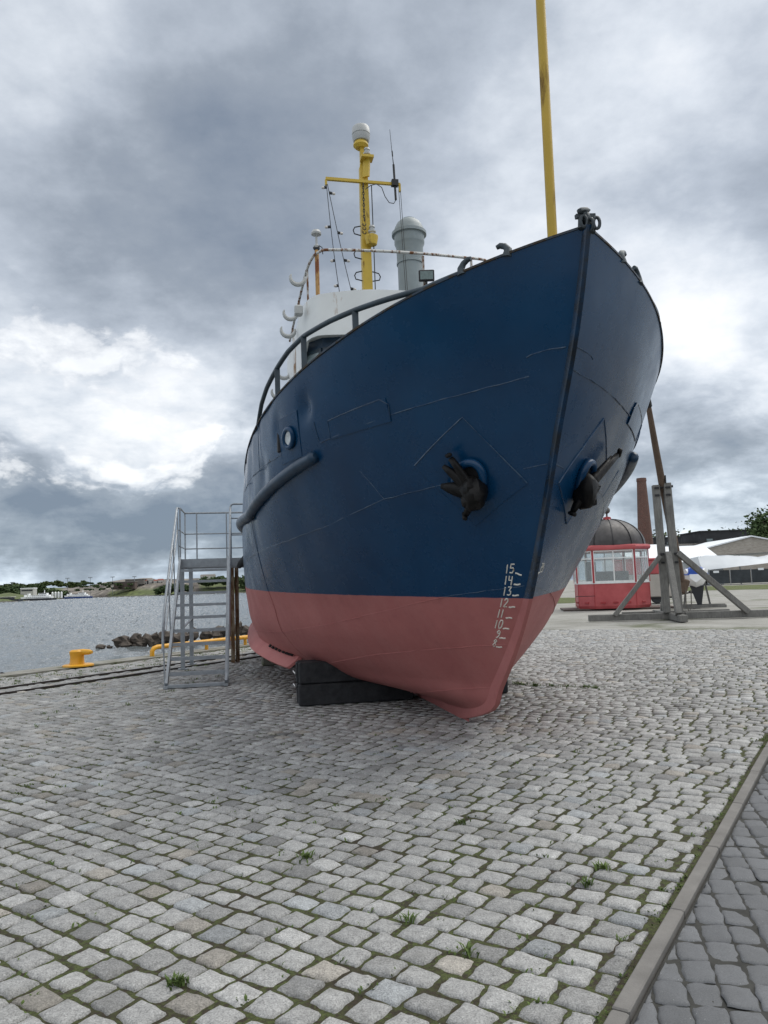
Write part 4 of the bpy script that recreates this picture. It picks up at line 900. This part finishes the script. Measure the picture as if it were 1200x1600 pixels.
# sailing boat seen end on
sb = thing('sailing_boat', 'small white sailing boat with blue cover and deep black keel', 'sailing boat', (14.55, 36.3, 0), R(-21))
mb = MB(); rings = []
for yy, k, zb_, zt2 in ((-.4, .45, 1.25, 1.62), (.4, .72, 1.05, 1.90), (1.6, .98, .98, 1.82), (3.2, 1.0, .98, 1.80), (5., .7, 1.05, 1.85), (6.3, .06, 1.4, 2.0)):
    rings.append([V(-.6*k, yy, zt2), V(-.56*k, yy, 1.45), V(-.34*k, yy, zb_+.12), V(0, yy, zb_), V(.34*k, yy, zb_+.12), V(.56*k, yy, 1.45), V(.6*k, yy, zt2)])
mb.loft(rings); mb.build('hull', M['shipwhite'], sb, True)
mb = MB(); mb.loft([[V(-.62*k, yy, 1.60), V(-.45*k, yy, 1.90), V(0, yy, 2.08), V(.45*k, yy, 1.90), V(.62*k, yy, 1.60)] for yy, k in ((-.35, .55), (1.6, 1.), (3.2, 1.), (5., .7))]); mb.build('cover', M['bluecover'], sb)
mb = MB(); mb.loft([[V(-.28, 1.2, 1.08), V(.36, 1.2, 1.08), V(.36, 2.6, 1.08), V(-.28, 2.6, 1.08)], [V(.02, 1.4, .12), V(.20, 1.4, .12), V(.20, 2.4, .12), V(.02, 2.4, .12)]]); mb.build('keel', M['shipdark'], sb)
mb = MB(); mb.bar((-.8, 1.4, .08), (1.3, 1.4, .08), .14, .14); mb.bar((-.8, 2.6, .08), (1.3, 2.6, .08), .14, .14)
for x in (-.6, .6): mb.bar((x, 2.0, .1), (x*.7, 2.0, 1.25), .09, .09)
mb.build('cradle', M['greywood'], sb)

# ------------------------------------------------------------------ buildings and tents to the right
c0 = at(1010, 850, 170)
ch = thing('brick_chimney', 'tall tapering red brick factory chimney behind the tents', 'chimney', (57.6, 170, 0))
mb = MB(); n = 16; mb.loft([[V(r*math.cos(2*math.pi*k/n), r*math.sin(2*math.pi*k/n), z) for k in range(n)] for z, r in ((0, 2.0), (8.7, 1.62), (22.6, 1.0), (22.7, 1.1), (23.4, 1.06))]); mb.build('shaft', M['brick'], ch)
gb = thing('stone_gable_building', 'pale rubble stone building with low gable and white roof edge', 'building', (61.9, 130, 0), R(-4))
mb = MB(); W = 9.8; mb.add([(-W, 0, 0), (W, 0, 0), (W, 0, 5.4), (0, 0, 7.6), (-W, 0, 5.4), (-W, 22, 0), (W, 22, 0), (W, 22, 5.4), (0, 22, 7.6), (-W, 22, 5.4)], [(0, 1, 2, 3, 4), (9, 8, 7, 6, 5), (0, 4, 9, 5), (1, 6, 7, 2)]); mb.build('wall', M['stone'], gb)
mb = MB(); mb.add([(-W-.7, -.4, 5.27), (0, -.4, 7.66), (W+.7, -.4, 5.27), (-W-.7, 22.4, 5.27), (0, 22.4, 7.66), (W+.7, 22.4, 5.27), (-W-.7, -.4, 5.47), (0, -.4, 7.88), (W+.7, -.4, 5.47), (-W-.7, 22.4, 5.47), (0, 22.4, 7.88), (W+.7, 22.4, 5.47)], [(0, 1, 7, 6), (1, 2, 8, 7), (6, 7, 10, 9), (7, 8, 11, 10), (0, 6, 9, 3), (2, 5, 11, 8), (0, 3, 4, 1), (1, 4, 5, 2)]); mb.build('roof', M['tent'], gb)
def tent(x, y, w, d, he, hr, label, rz=0., door=False):
    o = thing('marquee', label, 'tent', (x, y, 0), rz, 'white marquees in the yard')
    mb = MB(); mb.add([(-w/2, 0, 0), (w/2, 0, 0), (w/2, 0, he), (-w/2, 0, he), (-w/2, d, 0), (w/2, d, 0), (w/2, d, he), (-w/2, d, he)], [(0, 1, 2, 3), (5, 4, 7, 6), (4, 0, 3, 7), (1, 5, 6, 2)]); mb.build('side_wall', M['tent'], o)
    mb = MB(); mb.add([(-w/2-.2, -.2, he-.05), (w/2+.2, -.2, he-.05), (w/2+.2, d/2, hr), (-w/2-.2, d/2, hr), (-w/2-.2, d+.2, he-.05), (w/2+.2, d+.2, he-.05)], [(0, 1, 2, 3), (3, 2, 5, 4), (0, 3, 4), (1, 5, 2)]); mb.build('roof', M['tent'], o)
    if door: mb = MB(); mb.box((-w/2+3.2, -.05, 1.6), (4.2, .1, 3.2)); mb.box((-w/2+6.8, -.06, .9), (9, .1, 1.8)); mb.build('doorway', M['darkwall'], o)
    return o
p = at(1040, 895, 118); tent(44.6, 118, 14, 14, 3.6, 6.3, 'white marquee with dark doorway behind the domed kiosk', 0, True)
tent(53.5, 146, 16, 16, 4.6, 7.9, 'white marquee roof between the derrick and the stone gable', 0)
lr = thing('long_shed', 'low shed with a flat brown roof behind the stone gable', 'building', (70, 158, 0)); mb = MB(); mb.box((0, 0, 3.9), (27, 10, 7.8)); mb.build('wall', M['stone'], lr); mb = MB(); mb.add([(-15, -6, 7.9), (15, -6, 8.9), (15, 6, 9.2), (-15, 6, 8.2)], [(0, 1, 2, 3)]); mb.build('roof', M['greyroof'], lr)
# dark buildings
def dark_building(x, y, w, h, d, label, wins):
    o = thing('dark_building', label, 'building', (x, y, 0)); mb = MB(); mb.box((0, d/2, h/2), (w, d, h)); mb.build('wall', M['darkwall'], o); mb = MB(); mb.box((0, d/2, h+.15), (w+.6, d+.6, .3)); mb.build('roof', M['darkwall'], o)
    for (wx, wz, ww, wh_) in wins: mb = MB(); mb.box((wx, -.06, wz), (ww, .12, wh_)); mb.build('window', M['winglass'], o)
p = at(1095, 850, 205); dark_building(p.x+12, 205, 24, 12.9, 14, 'black flat-roofed building under the far tree crown', [(-9.6, 9.9, 1.6, 2.2), (-.6, 10.1, 1.8, 2.6), (2.4, 10.1, 1.8, 2.6), (9.4, 10.6, 3, 1.6)])
p = at(1022, 850, 206); dark_building(p.x+3.6, 206, 7.2, 11.6, 14, 'smaller black building between chimney and derrick post', [(-1.6, 9.3, 1.0, 2.2), (.3, 9.3, 1.0, 2.2), (2.3, 9.1, 1.2, 1.8)])
# tarpaulin canopy with fence and trailer
cp = thing('tarpaulin_canopy', 'long white tarpaulin canopy in front of the stone gable', 'canopy', (45.4, 112, 0))
mb = MB(); g_ = []; nx_, ny_ = 22, 5
for i in range(nx_+1):
    for j in range(ny_+1):
        x = i/nx_*24; s = j/ny_; zt2 = 4.15+.35*math.sin(x*.55)*.5+.25*mnoise.noise(V(x*.5, 0, 3))+max(0, (x-9))*.05; zb_ = 2.15+.08*x; g_.append((x+.3*s*mnoise.noise(V(x, s, 1)), -1.2*s+.2*mnoise.noise(V(x*.8, s*2, 7)), zt2*(1-s)+zb_*s))
m_ = ny_+1; mb.add(g_, [(i*m_+j, (i+1)*m_+j, (i+1)*m_+j+1, i*m_+j+1) for i in range(nx_) for j in range(ny_)]); mb.add([(0, 0, 4.2), (24, 0, 5), (24, 6, 4.6), (0, 6, 3.9), (-.0, -1.2, 2.15)], [(0, 1, 2, 3), (0, 3, 4)]); mb.build('canvas', M['tent'], cp, True)
for x in (.4, 6, 12, 18, 23.6): mb = MB(); mb.bar((x, 0, 0), (x, 0, 4.2), .12, .12); mb.build('post', M['galv'], cp)
fe = thing('screen_fence', 'dark screened construction fence under the white tarpaulin canopy', 'fence', (46, 110, 0))
for k in range(8): mb = MB(); mb.box((1.5+k*3.0, .0, 1.15), (2.8, .05, 1.9)); mb.build('panel', M['meshfence'], fe)
for k in range(9): mb = MB(); mb.bar((k*3.0, -.05, 0), (k*3.0, -.05, 2.3), .07, .07); mb.build('post', M['galv'], fe)
mb = MB()
for x, z, w, h in ((1.0, 1.9, .8, .3), (7.4, 2.1, .8, .3), (10.3, 1.6, 1.2, 2.2)): mb.box((x, -.09, z), (w, .04, h))
mb.build('notice', M['tent'], fe)
tr_ = thing('plank_trailer', 'flatbed trailer loaded with brown planks beside the fence', 'trailer', (56.5, 103, 0), R(-4))
mb = MB(); 
for k in range(4): mb.box((.0, 0, 1.05+.17*k), (5.6-.2*(k % 2), 1.9, .13), None, .02)
mb.build('plank_stack', M['plank'], tr_)
mb = MB(); mb.box((0, 0, .85), (5.4, 1.9, .14)); mb.bar((-2.6, -.8, .9), (-2.6, -.8, 2.2), .08, .08); mb.build('bed', M['black'], tr_)
for x in (-1.4, 1.2): mb = MB(); mb.lathe([(.38, -.12), (.42, -.08), (.42, .08), (.38, .12)], 18, (x, -.8, .42), (0, 1, 0)); mb.build('wheel', M['rubber'], tr_, True)
# grass verge sheets
def blobsheet(name, cx, cy, rx, ry, z, label, rz=0.):
    mb = MB(); P = []
    for k in range(60):
        a = 2*math.pi*k/60; r = 1+.22*mnoise.noise(V(math.cos(a)*2.2+cx, math.sin(a)*2.2, cy))+.1*mnoise.noise(V(math.cos(a)*9+cx, math.sin(a)*9, cy)); P.append((cx+rx*r*math.cos(a)*math.cos(rz)-ry*r*math.sin(a)*math.sin(rz), cy+rx*r*math.cos(a)*math.sin(rz)+ry*r*math.sin(a)*math.cos(rz), z))
    mb.add(P, [tuple(range(60))]); tag(mb.build(name, M['grass']), label, kind='structure')
blobsheet('grass_verge', 48, 88, 20, 17, -.022, 'rough grass verge before the fence'); blobsheet('grass_patch', 12.6, 62, 5, 9, -.020, 'grass patch left of the kiosk')

# ------------------------------------------------------------------ trees
def leaf_cloud(mb, c, r, n, size, seed):
    rd = random.Random(seed); c = Vector(c)
    cl = []
    for _ in range(max(6, n//60)):
        while True:
            d = V(rd.uniform(-1, 1), rd.uniform(-1, 1), rd.uniform(-1, 1))
            if d.length < 1: break
        cl.append((V(d.x*r[0]*.8, d.y*r[1]*.8, d.z*r[2]*.8), rd.uniform(.22, .42)))
    for _ in range(n):
        o, k = rd.choice(cl); d = V(rd.gauss(0, 1), rd.gauss(0, 1), rd.gauss(0, .8))*.55; p = c+o+V(d.x*r[0]*k, d.y*r[1]*k, d.z*r[2]*k)
        u = V(rd.uniform(-1, 1), rd.uniform(-1, 1), rd.uniform(-.6, .6)).normalized(); v = u.cross(V(rd.uniform(-1, 1), rd.uniform(-1, 1), rd.uniform(-1, 1))).normalized(); s = size*rd.uniform(.6, 1.3)
        mb.add([p-u*s, p+v*s*.6, p+u*s, p-v*s*.6], [(0, 1, 2, 3)])
def tree(x, y, z, h, r, label, n=900, size=.35, mat='leaf', seed=1, group='trees beyond the yard'):
    o = thing('leafy_tree', label, 'tree', (x, y, z), 0, group); rd = random.Random(seed)
    mb = MB(); mb.tube([(0, 0, 0), (.1, 0, h*.35), (0, .1, h*.7)], [h*.03, h*.022, h*.01], 8)
    for k in range(6):
        a = k*1.1+seed; mb.tube([(0, 0, h*(.3+.06*k)), (r*.35*math.cos(a), r*.35*math.sin(a), h*(.45+.06*k)), (r*.7*math.cos(a), r*.7*math.sin(a), h*(.55+.06*k))], [h*.014, h*.009, h*.004], 6)
    mb.build('trunk', M['bark'], o)
    mb = MB(); leaf_cloud(mb, (0, 0, h*.62), (r, r, h*.42), n, size, seed); mb.build('crown', M[mat], o); return o
tree(75.2, 150, 0, 13.4, 4.7, 'big leafy tree rising above the stone gable at the right border', 5200, .38, 'leaf2', 11)
p = at(1083, 850, 235); tree(p.x, p.y, 0, 15.3, 5, 'rounded tree crown between the two black buildings', 700, .6, 'leaf2', 5)
p = at(1140, 850, 245); tree(p.x, p.y, 0, 16.8, 7.5, 'low spreading tree crown behind the larger black building', 900, .7, 'leaf2', 6)
p = at(1030, 850, 240); tree(p.x, p.y, 0, 16.4, 6, 'tree crown directly right of the brick chimney', 700, .6, 'leaf', 8)
p = at(1057, 850, 242); tree(p.x, p.y, 0, 15.8, 4.5, 'tree crown seen between the two derrick posts', 600, .6, 'leaf', 18)
p = at(896, 930, 75); 

# ------------------------------------------------------------------ far shore
KR = [-1.0, -.52, -.49, -.44, -.41, -.385, -.365, -.34, -.31, -.28, -.25, -.22, -.19, -.16, 0., .12]
KY = [500, 560, 585, 780, 930, 1000, 960, 930, 905, 890, 880, 870, 860, 850, 850, 860]
KH = [6, 6, 6, 6, 7, 11, 17, 20, 21, 20, 20, 17, 12, 8, 7, 6]
rv = np.linspace(-1., .12, 170); dv_ = np.array([-2, 0, 8, 20, 35, 55, 80, 115, 160, 230, 400, 900]); Vt = []; Ct = []
for r in rv:
    Ys = np.interp(r, KR, KY); Hh = np.interp(r, KR, KH)
    for d in dv_:
        t = np.clip(d/160., 0, 1); prof = t*t*(3-2*t); bench = (math.floor(prof*4)/4*.55+prof*.45)
        h = -2.4 if d < 0 else (-1.3+.5*(d > 0) + (Hh+1)*bench)
        Yq = Ys+d; nz = mnoise.noise(V(r*60, d*.02, 0)); x = r*Yq
        h += (0 if d <= 0 else nz*1.6*t) + (7 if d == 400 else 15 if d == 900 else 0)*(r < -.3)
        Vt.append((x, Yq, h)); nb_ = mnoise.noise(V(r*40, d*.02, 5.))
        green = (h < Hh*.45 and -.358 < r < -.27) or r > -.24 or r < -.42
        cc = (.085, .105, .035) if green else ((.19, .17, .145) if nb_ > -.05 else (.07, .06, .05))
        if d <= 8: cc = (.07, .062, .055)
        Ct.append((*cc, 1))
nd = len(dv_); i, j = np.meshgrid(np.arange(len(rv)-1), np.arange(nd-1), indexing='ij'); q = (i*nd+j).ravel()
m = N('far_shore_soil'); at_ = m.n('ShaderNodeAttribute'); at_.attribute_name = 'tint'; m.base(m.mix(1., at_.outputs['Color'], m.ramp(m.noise(.11, 8, .8), [(.38, .35), (.62, 1.7)]), 'MULTIPLY')); m.rough(.95)
o = np_mesh('far_shore', np.array(Vt), np.stack([q, q+nd, q+nd+1, q+1], -1), m.m, None, False, np.array(Ct)); tag(o, 'terraced far shore across the harbour', kind='structure')
def wood_mass(name, pts, label, mat='leaf2'):
    mb = MB()
    for k, (x, y, Y, rx, rz, n) in enumerate(pts):
        p = at(x, y, Y); leaf_cloud(mb, p, (rx*Y/1200, 14, rz*Y/1200), n, 1.5*Y/900, k+int(x))
    tag(mb.build(name, M[mat]), label, 'wood', kind='stuff')
wood_mass('far_wood', [(x, 926-.028*x+4*math.sin(x*.4), 770+x*2.0, 11, 7.5, 1500) for x in range(-60, 62, 8)]+[(70+k*7, 926+2*math.sin(k*2.), 900, 7, 6, 700) for k in range(5)], 'dark green wood behind the ferries on the far shore')
wood_mass('shore_trees', [(246, 924, 905, 6, 4, 600), (256, 921, 905, 9, 6, 1100), (268, 919, 905, 10, 7, 1200), (280, 919, 905, 10, 7, 1200), (292, 920, 905, 8, 6, 900)]+[(318+k*9, 908+2*math.sin(k*1.7), 930, 9, 6, 1100) for k in range(8)]+[(381+k*6, 912, 900, 6, 8, 800) for k in range(4)], 'tree belt on the far shore seen through the stairs')
wood_mass('ridge_trees', [(k*13-30, 918-.04*k*13+2*math.sin(k*1.3), 1500, 12, 4, 500) for k in range(12)]+[(107, 912, 980, 5, 5, 400), (133, 910, 1000, 7, 4, 400)], 'distant pale tree line on the ridge', 'leaf')
wood_mass('hillside_scrub', [(118+k*4.1, 922-11*abs(math.sin(k*1.9)), 965+12*(k % 4), 2.2+1.5*abs(math.sin(k)), 1.2, 90) for k in range(24)], 'scattered scrub on the brown terraces of the far shore')
def ferry(x, y, Y, L, label, hullmat, k):
    p = at(x, y, Y); o = thing('ferry', label, 'ferry', (p.x, p.y, -1.6), R(8)); h = L*.075
    mb = MB(); mb.loft([[V(sx*L/2, sy, 0), V(sx*L/2*1.03, sy*1.1, h*.55), V(sx*L/2*1.03, sy*1.1, h*.95)] for sx, sy in ((-1, -4), (.85, -4), (1, 0), (.85, 4), (-1, 4))], False); mb.box((-.02*L, 0, h*.45), (L*.96, 7.6, h*.9)); mb.build('hull', M[hullmat], o)
    mb = MB(); mb.box((-.03*L, 0, h*1.28), (L*.84, 8.0, h*.7)); mb.box((.05*L, 0, h*1.92), (L*.55, 7, h*.6)); mb.box((.14*L, 0, h*2.55), (L*.24, 6, h*.75)); mb.box((-.26*L, 0, h*2.1), (L*.05, 4, h*1.6)); mb.box((-.36*L, 0, h*1.8), (L*.04, 4, h*1.2)); mb.bar((.17*L, 0, h*2.9), (.17*L, 0, h*4.1), .5, .5); mb.build('superstructure', M['shipwhite'], o)
    mb = MB()
    for j in range(12): mb.box((-.3*L+j*L*.055, -4.06, h*1.3), (L*.03, .1, h*.22))
    for j in range(7): mb.box((-.12*L+j*L*.055, -3.56, h*1.95), (L*.035, .1, h*.22))
    mb.box((.14*L, -3.06, h*2.65), (L*.2, .1, h*.28)); mb.build('window', M['shipdark'], o)
    return o
ferry(60, 937, 700, 31, 'white ferry with dark hull moored on the far shore', 'shipdark', 0); ferry(122, 932.5, 900, 32, 'white ferry with blue hull moored at the far terraces', 'shipblue', 1)
p = at(8, 935, 640); o = thing('harbour_pier', 'long dark pier building at the left border', 'pier', (p.x-6, p.y, -1.6)); mb = MB(); mb.box((0, 0, 2.2), (24, 8, 3.6)); mb.box((12, 0, 1.2), (14, 8, 2.2)); mb.build('wall', M['shipdark'], o); mb = MB(); mb.box((0, 0, 4.3), (26, 9, .5)); mb.build('roof', M['paleblock'], o)
p = at(45, 914, 780); o = thing('ferry_terminal', 'small white terminal building above the dark ferry', 'building', (p.x, p.y, 0)); mb = MB(); mb.box((0, 0, 5.2), (13, 8, 10.4)); mb.build('wall', M['paleblock'], o); mb = MB(); mb.box((0, -.0, 10.9), (13.6, 8.6, 1.0)); mb.build('roof', M['shipwhite'], o); mb = MB(); mb.box((0, -4.06, 8.8), (11, .1, 1.4)); mb.build('window', M['shipdark'], o)
for k in range(4):
    p = at(82+k*4.7, 928, 860); mb = MB(); mb.lathe([(1.1, 0), (1.1, 6.2), (.3, 7.0)], 12); o = mb.build('storage_silo', M['shipwhite'], None, True); o.location = (p.x, p.y, 0); tag(o, 'slim white silo in the row of four between the two ferries', 'silo', 'row of white silos')
for k, (x, yt, yb, lb) in enumerate(((19, 910, 925, 'lamp mast above the wood at the far left'), (105.5, 903.5, 925, 'lamp mast above the wood left of the terraces'), (141, 902.5, 922, 'lamp mast over the left end of the terraces'), (176, 901.5, 915, 'lamp mast over the middle of the terraces'), (210, 901, 912, 'lamp mast left of the far houses'))):
    p = at(x, yt, 990); o = thing('lamp_mast', lb, 'lamp mast', (p.x, 990, 0), 0, 'tall harbour lamp masts'); mb = MB(); mb.bar((0, 0, 0), (0, 0, p.z), .5, .5); mb.build('pole', M['galv'], o); mb = MB(); mb.box((0, 0, p.z), (5, 2, .9)); mb.build('lamp_head', M['galv'], o)
hs = [(222, 912, 9, 8, 0, 'pale far house at the left end of the ridge row'), (229, 911, 9, 8, 1, 'far house with red roof, second in the ridge row'), (236, 911, 10, 9, 0, 'wide pale far house in the middle of the ridge row'), (244, 910, 9, 7, 1, 'far house with red roof right of the wide pale one'), (251, 910, 8, 8, 1, 'narrow red roofed house left of the stair handrail'), (258, 911, 9, 7, 0, 'pale far house directly behind the stair handrail'), (301, 913, 10, 9, 0, 'pale far building seen between the stair legs'), (325, 900, 22, 5, 0, 'long pale far building above the trees seen through the stairs')]
for x, y, w, h, rd_, lb in hs:
    p = at(x, y, 1010); s = 1010/1200.; o = thing('far_house', lb, 'house', (p.x, 1010, p.z-4), 0, 'houses on the far ridge')
    mb = MB(); mb.box((0, 0, h*s/2), (w*s, 8, h*s)); mb.build('wall', M['paleblock'], o)
    mb = MB(); z0 = h*s; mb.add([(-w*s/2-.3, -4.3, z0), (w*s/2+.3, -4.3, z0), (w*s/2+.3, 4.3, z0), (-w*s/2-.3, 4.3, z0), (-w*s/2, 0, z0+2), (w*s/2, 0, z0+2)], [(0, 1, 5, 4), (2, 3, 4, 5), (1, 2, 5), (3, 0, 4), (3, 2, 1, 0)]); mb.build('roof', M['redroof'] if rd_ else M['greyroof'], o)
    mb = MB()
    for j in range(3): mb.box(((j-1)*w*s*.28, -4.05, h*s*.55), (w*s*.12, .12, h*s*.22))
    mb.build('window', M['shipdark'], o)
p = at(196, 914, 985); o = thing('brown_factory', 'long dark brown flat building on the far terraces', 'building', (p.x, 985, p.z-5)); mb = MB(); mb.box((0, 0, 4), (27, 10, 9)); mb.build('wall', M['brownwall'], o); mb = MB(); mb.box((0, 0, 8.8), (28, 11, .8)); mb.build('roof', M['greyroof'], o)
p = at(212, 907, 1005); o = thing('long_hall', 'long low grey hall on top of the far terraces', 'building', (p.x, 1005, p.z-5)); mb = MB(); mb.box((0, 0, 3), (24, 10, 6)); mb.build('wall', M['greyroof'], o); mb = MB(); mb.box((0, 0, 6.3), (25, 11, .6)); mb.build('roof', M['shipdark'], o)

# ------------------------------------------------------------------ camera, light, sky
cd = bpy.data.cameras.new('camera'); cam = bpy.data.objects.new('camera', cd); link(cam)
cd.sensor_fit = 'VERTICAL'; cd.sensor_height = 24; cd.lens = 18.0; cd.clip_end = 8000; cd.clip_start = .05
cam.matrix_world = Matrix.Translation((0, 0, EYE)) @ Matrix.Rotation(math.pi/2+PITCH, 4, 'X') @ Matrix.Rotation(-ROLL, 4, 'Z'); sc.camera = cam
SUN_AZ, SUN_EL = R(62.), R(57.)
sd = bpy.data.lights.new('sun', 'SUN'); sd.energy = 1.1; sd.angle = R(50); sd.color = (1, .955, .88); so = bpy.data.objects.new('sun', sd); link(so)
sdir = V(math.sin(SUN_AZ)*math.cos(SUN_EL), math.cos(SUN_AZ)*math.cos(SUN_EL), math.sin(SUN_EL)); so.rotation_euler = sdir.to_track_quat('Z', 'Y').to_euler(); so.location = (0, 0, 30)
wd_ = bpy.data.worlds.new('World'); sc.world = wd_; wd_.use_nodes = True; T = wd_.node_tree; T.nodes.clear()
class W(N):
    def __init__(s): s.t = T; s._co = None
    def co(s):
        if s._co is None: s._co = s.n('ShaderNodeTexCoord').outputs['Generated']
        return s._co
w = W(); out = w.n('ShaderNodeOutputWorld')
sky = w.n('ShaderNodeTexSky'); sky.sky_type = 'NISHITA'; sky.sun_disc = False; sky.sun_elevation = SUN_EL; sky.sun_rotation = SUN_AZ
bg1 = w.n('ShaderNodeBackground'); w.l(sky.outputs[0], bg1.inputs[0]); bg1.inputs[1].default_value = .10
sep = w.n('ShaderNodeSeparateXYZ'); w.l(w.co(), sep.inputs[0]); zc = w.math('MAXIMUM', sep.outputs[2], 0.)
den = w.math('ADD', zc, .26)
cmb = w.n('ShaderNodeCombineXYZ'); w.l(w.math('DIVIDE', sep.outputs[0], den), cmb.inputs[0]); w.l(w.math('DIVIDE', sep.outputs[1], den), cmb.inputs[1]); pv = cmb.outputs[0]
big = w.noise(1.0, 7, .55, pv); mid = w.noise(2.2, 10, .62, pv, off=3.); fine = w.noise(6.5, 9, .62, pv, off=7.)
low = w.noise(7.5, 9, .58, None, (1, 1, 2.1)); lowk = w.ramp(sep.outputs[2], [(.06, 1.), (.34, 0.)])
# warp the direction so the large cloud masses get ragged edges
wn = w.n('ShaderNodeTexNoise'); wn.inputs['Scale'].default_value = 4.5; wn.inputs['Detail'].default_value = 10; w.l(w.co(), wn.inputs['Vector'])
sb_ = w.n('ShaderNodeVectorMath', operation='SUBTRACT'); w.l(wn.outputs['Color'], sb_.inputs[0]); sb_.inputs[1].default_value = (.5, .5, .5)
ws = w.n('ShaderNodeVectorMath', operation='SCALE'); w.l(sb_.outputs[0], ws.inputs[0]); ws.inputs['Scale'].default_value = .26
wa = w.n('ShaderNodeVectorMath', operation='ADD'); w.l(w.co(), wa.inputs[0]); w.l(ws.outputs[0], wa.inputs[1])
nm = w.n('ShaderNodeVectorMath', operation='NORMALIZE'); w.l(wa.outputs[0], nm.inputs[0])
MASS = [ # cloud masses by compass direction: px, py of the photo -> direction, angular size (deg), brightness change
 (320, 390, 12, -.24), (120, 420, 11, -.16), (620, 60, 13, -.22), (450, 330, 9, -.10), (120, 90, 9, .10), (130, 180, 5, .12), (250, 640, 6, .30), (70, 660, 7, .26), (330, 600, 4, .12), (160, 720, 5, .16), (60, 560, 8, .06),
 (850, 250, 12, .14), (1090, 470, 6, .24), (1030, 560, 6, .16), (1150, 330, 7, -.30), (1170, 130, 9, .0), (1110, 680, 6, -.22), (1080, 760, 4, -.12), (1100, 820, 3, .22), (1180, 800, 3, .14), (1150, 790, 5, -.06), (120, 805, 6, -.30), (300, 815, 6, -.30), (20, 820, 6, -.22), (20, 895, 2.6, .30), (100, 893, 2.6, .30), (260, 888, 2.6, .30), (180, 890, 2.6, .26), (-120, 890, 6, .2), (40, 800, 5, -.16), (210, 815, 5, -.16), (700, 420, 9, .06)]
BACK = [((.0, -.75, .65), 45, .22), ((0, .1, 1.), 30, .16), ((-.6, -.5, .6), 30, .1)]  # unseen bright sky patches behind and overhead, added to light hull, ground and water
acc = w.math('ADD', w.math('MULTIPLY', big, .50), w.math('ADD', w.math('MULTIPLY', mid, .50), w.math('MULTIPLY', fine, .26))); acc = w.math('SUBTRACT', acc, .065)
def billow(n_): return w.math('SUBTRACT', w.math('MULTIPLY', w.math('ABSOLUTE', w.math('SUBTRACT', n_, .5)), 2.), .2)
b1_ = billow(w.noise(2.4, 6, .5, pv, off=11.)); b2_ = billow(w.noise(6.5, 7, .55, pv, off=15.)); b3_ = billow(w.noise(9., 7, .55, nm.outputs[0], (1, 1, 1.8), 5.))
acc = w.math('ADD', acc, w.math('ADD', w.math('MULTIPLY', b1_, .26), w.math('MULTIPLY', b2_, .13))); acc = w.math('ADD', acc, w.math('MULTIPLY', lowk, w.math('MULTIPLY', b3_, .5)))
acc = w.math('ADD', acc, w.math('MULTIPLY', lowk, w.math('MULTIPLY', w.math('SUBTRACT', low, .5), 1.15)))
for px, py, sz, amp in MASS+[(v_, 0, 100+s_, a_) for v_, s_, a_ in BACK]:
    d = (at(px, py, 1000.)-V(0, 0, EYE)).normalized() if sz < 100 else V(*px).normalized(); sz = sz % 100; dp = w.n('ShaderNodeVectorMath', operation='DOT_PRODUCT'); w.l(nm.outputs[0], dp.inputs[0]); dp.inputs[1].default_value = d
    k = 1/(1-math.cos(R(sz))); e = w.math('EXPONENT', w.math('MULTIPLY', w.math('SUBTRACT', dp.outputs['Value'], 1.), k)); acc = w.math('MULTIPLY_ADD', e, amp, acc)
colr = w.ramp(acc, [(.06, (.100, .122, .155)), (.28, (.165, .186, .215)), (.45, (.258, .283, .318)), (.60, (.38, .404, .434)), (.80, (.54, .546, .552)), (1.0, (.64, .64, .635))])
# bluish low band towards the horizon
hz = w.ramp(sep.outputs[2], [(.0, 1.), (.16, 0.)]); colr = w.mix(w.math('MULTIPLY', hz, .6), colr, w.mix(1., colr, (.80, .97, 1.12), 'MULTIPLY'))
cum = w.math('ADD', low, w.math('MULTIPLY', b3_, .35)); cmask = None
for px, py, sz in ((230, 640, 7), (60, 650, 7), (20, 560, 5)):
    d = (at(px, py, 1000.)-V(0, 0, EYE)).normalized(); dp = w.n('ShaderNodeVectorMath', operation='DOT_PRODUCT'); w.l(nm.outputs[0], dp.inputs[0]); dp.inputs[1].default_value = d
    e = w.math('EXPONENT', w.math('MULTIPLY', w.math('SUBTRACT', dp.outputs['Value'], 1.), 1/(1-math.cos(R(sz))))); cmask = e if cmask is None else w.math('ADD', cmask, e)
puff = w.ramp(w.math('MULTIPLY', w.math('SUBTRACT', cum, .30), w.math('MINIMUM', cmask, 1.)), [(.17, 0.), (.235, 1.)])
colr = w.mix(w.math('MULTIPLY', puff, .55), colr, w.ramp(cum, [(.48, (.36, .375, .40)), (.62, (.62, .62, .615))]))
bg2 = w.n('ShaderNodeBackground'); w.l(colr, bg2.inputs[0]); bg2.inputs[1].default_value = 1.0
mx = w.n('ShaderNodeMixShader'); mx.inputs[0].default_value = .93; w.l(bg1.outputs[0], mx.inputs[1]); w.l(bg2.outputs[0], mx.inputs[2]); w.l(mx.outputs[0], out.inputs[0])
sc.view_settings.view_transform = 'Standard'; sc.view_settings.look = 'None'; sc.view_settings.exposure = 1.0; sc.view_settings.gamma = 1.
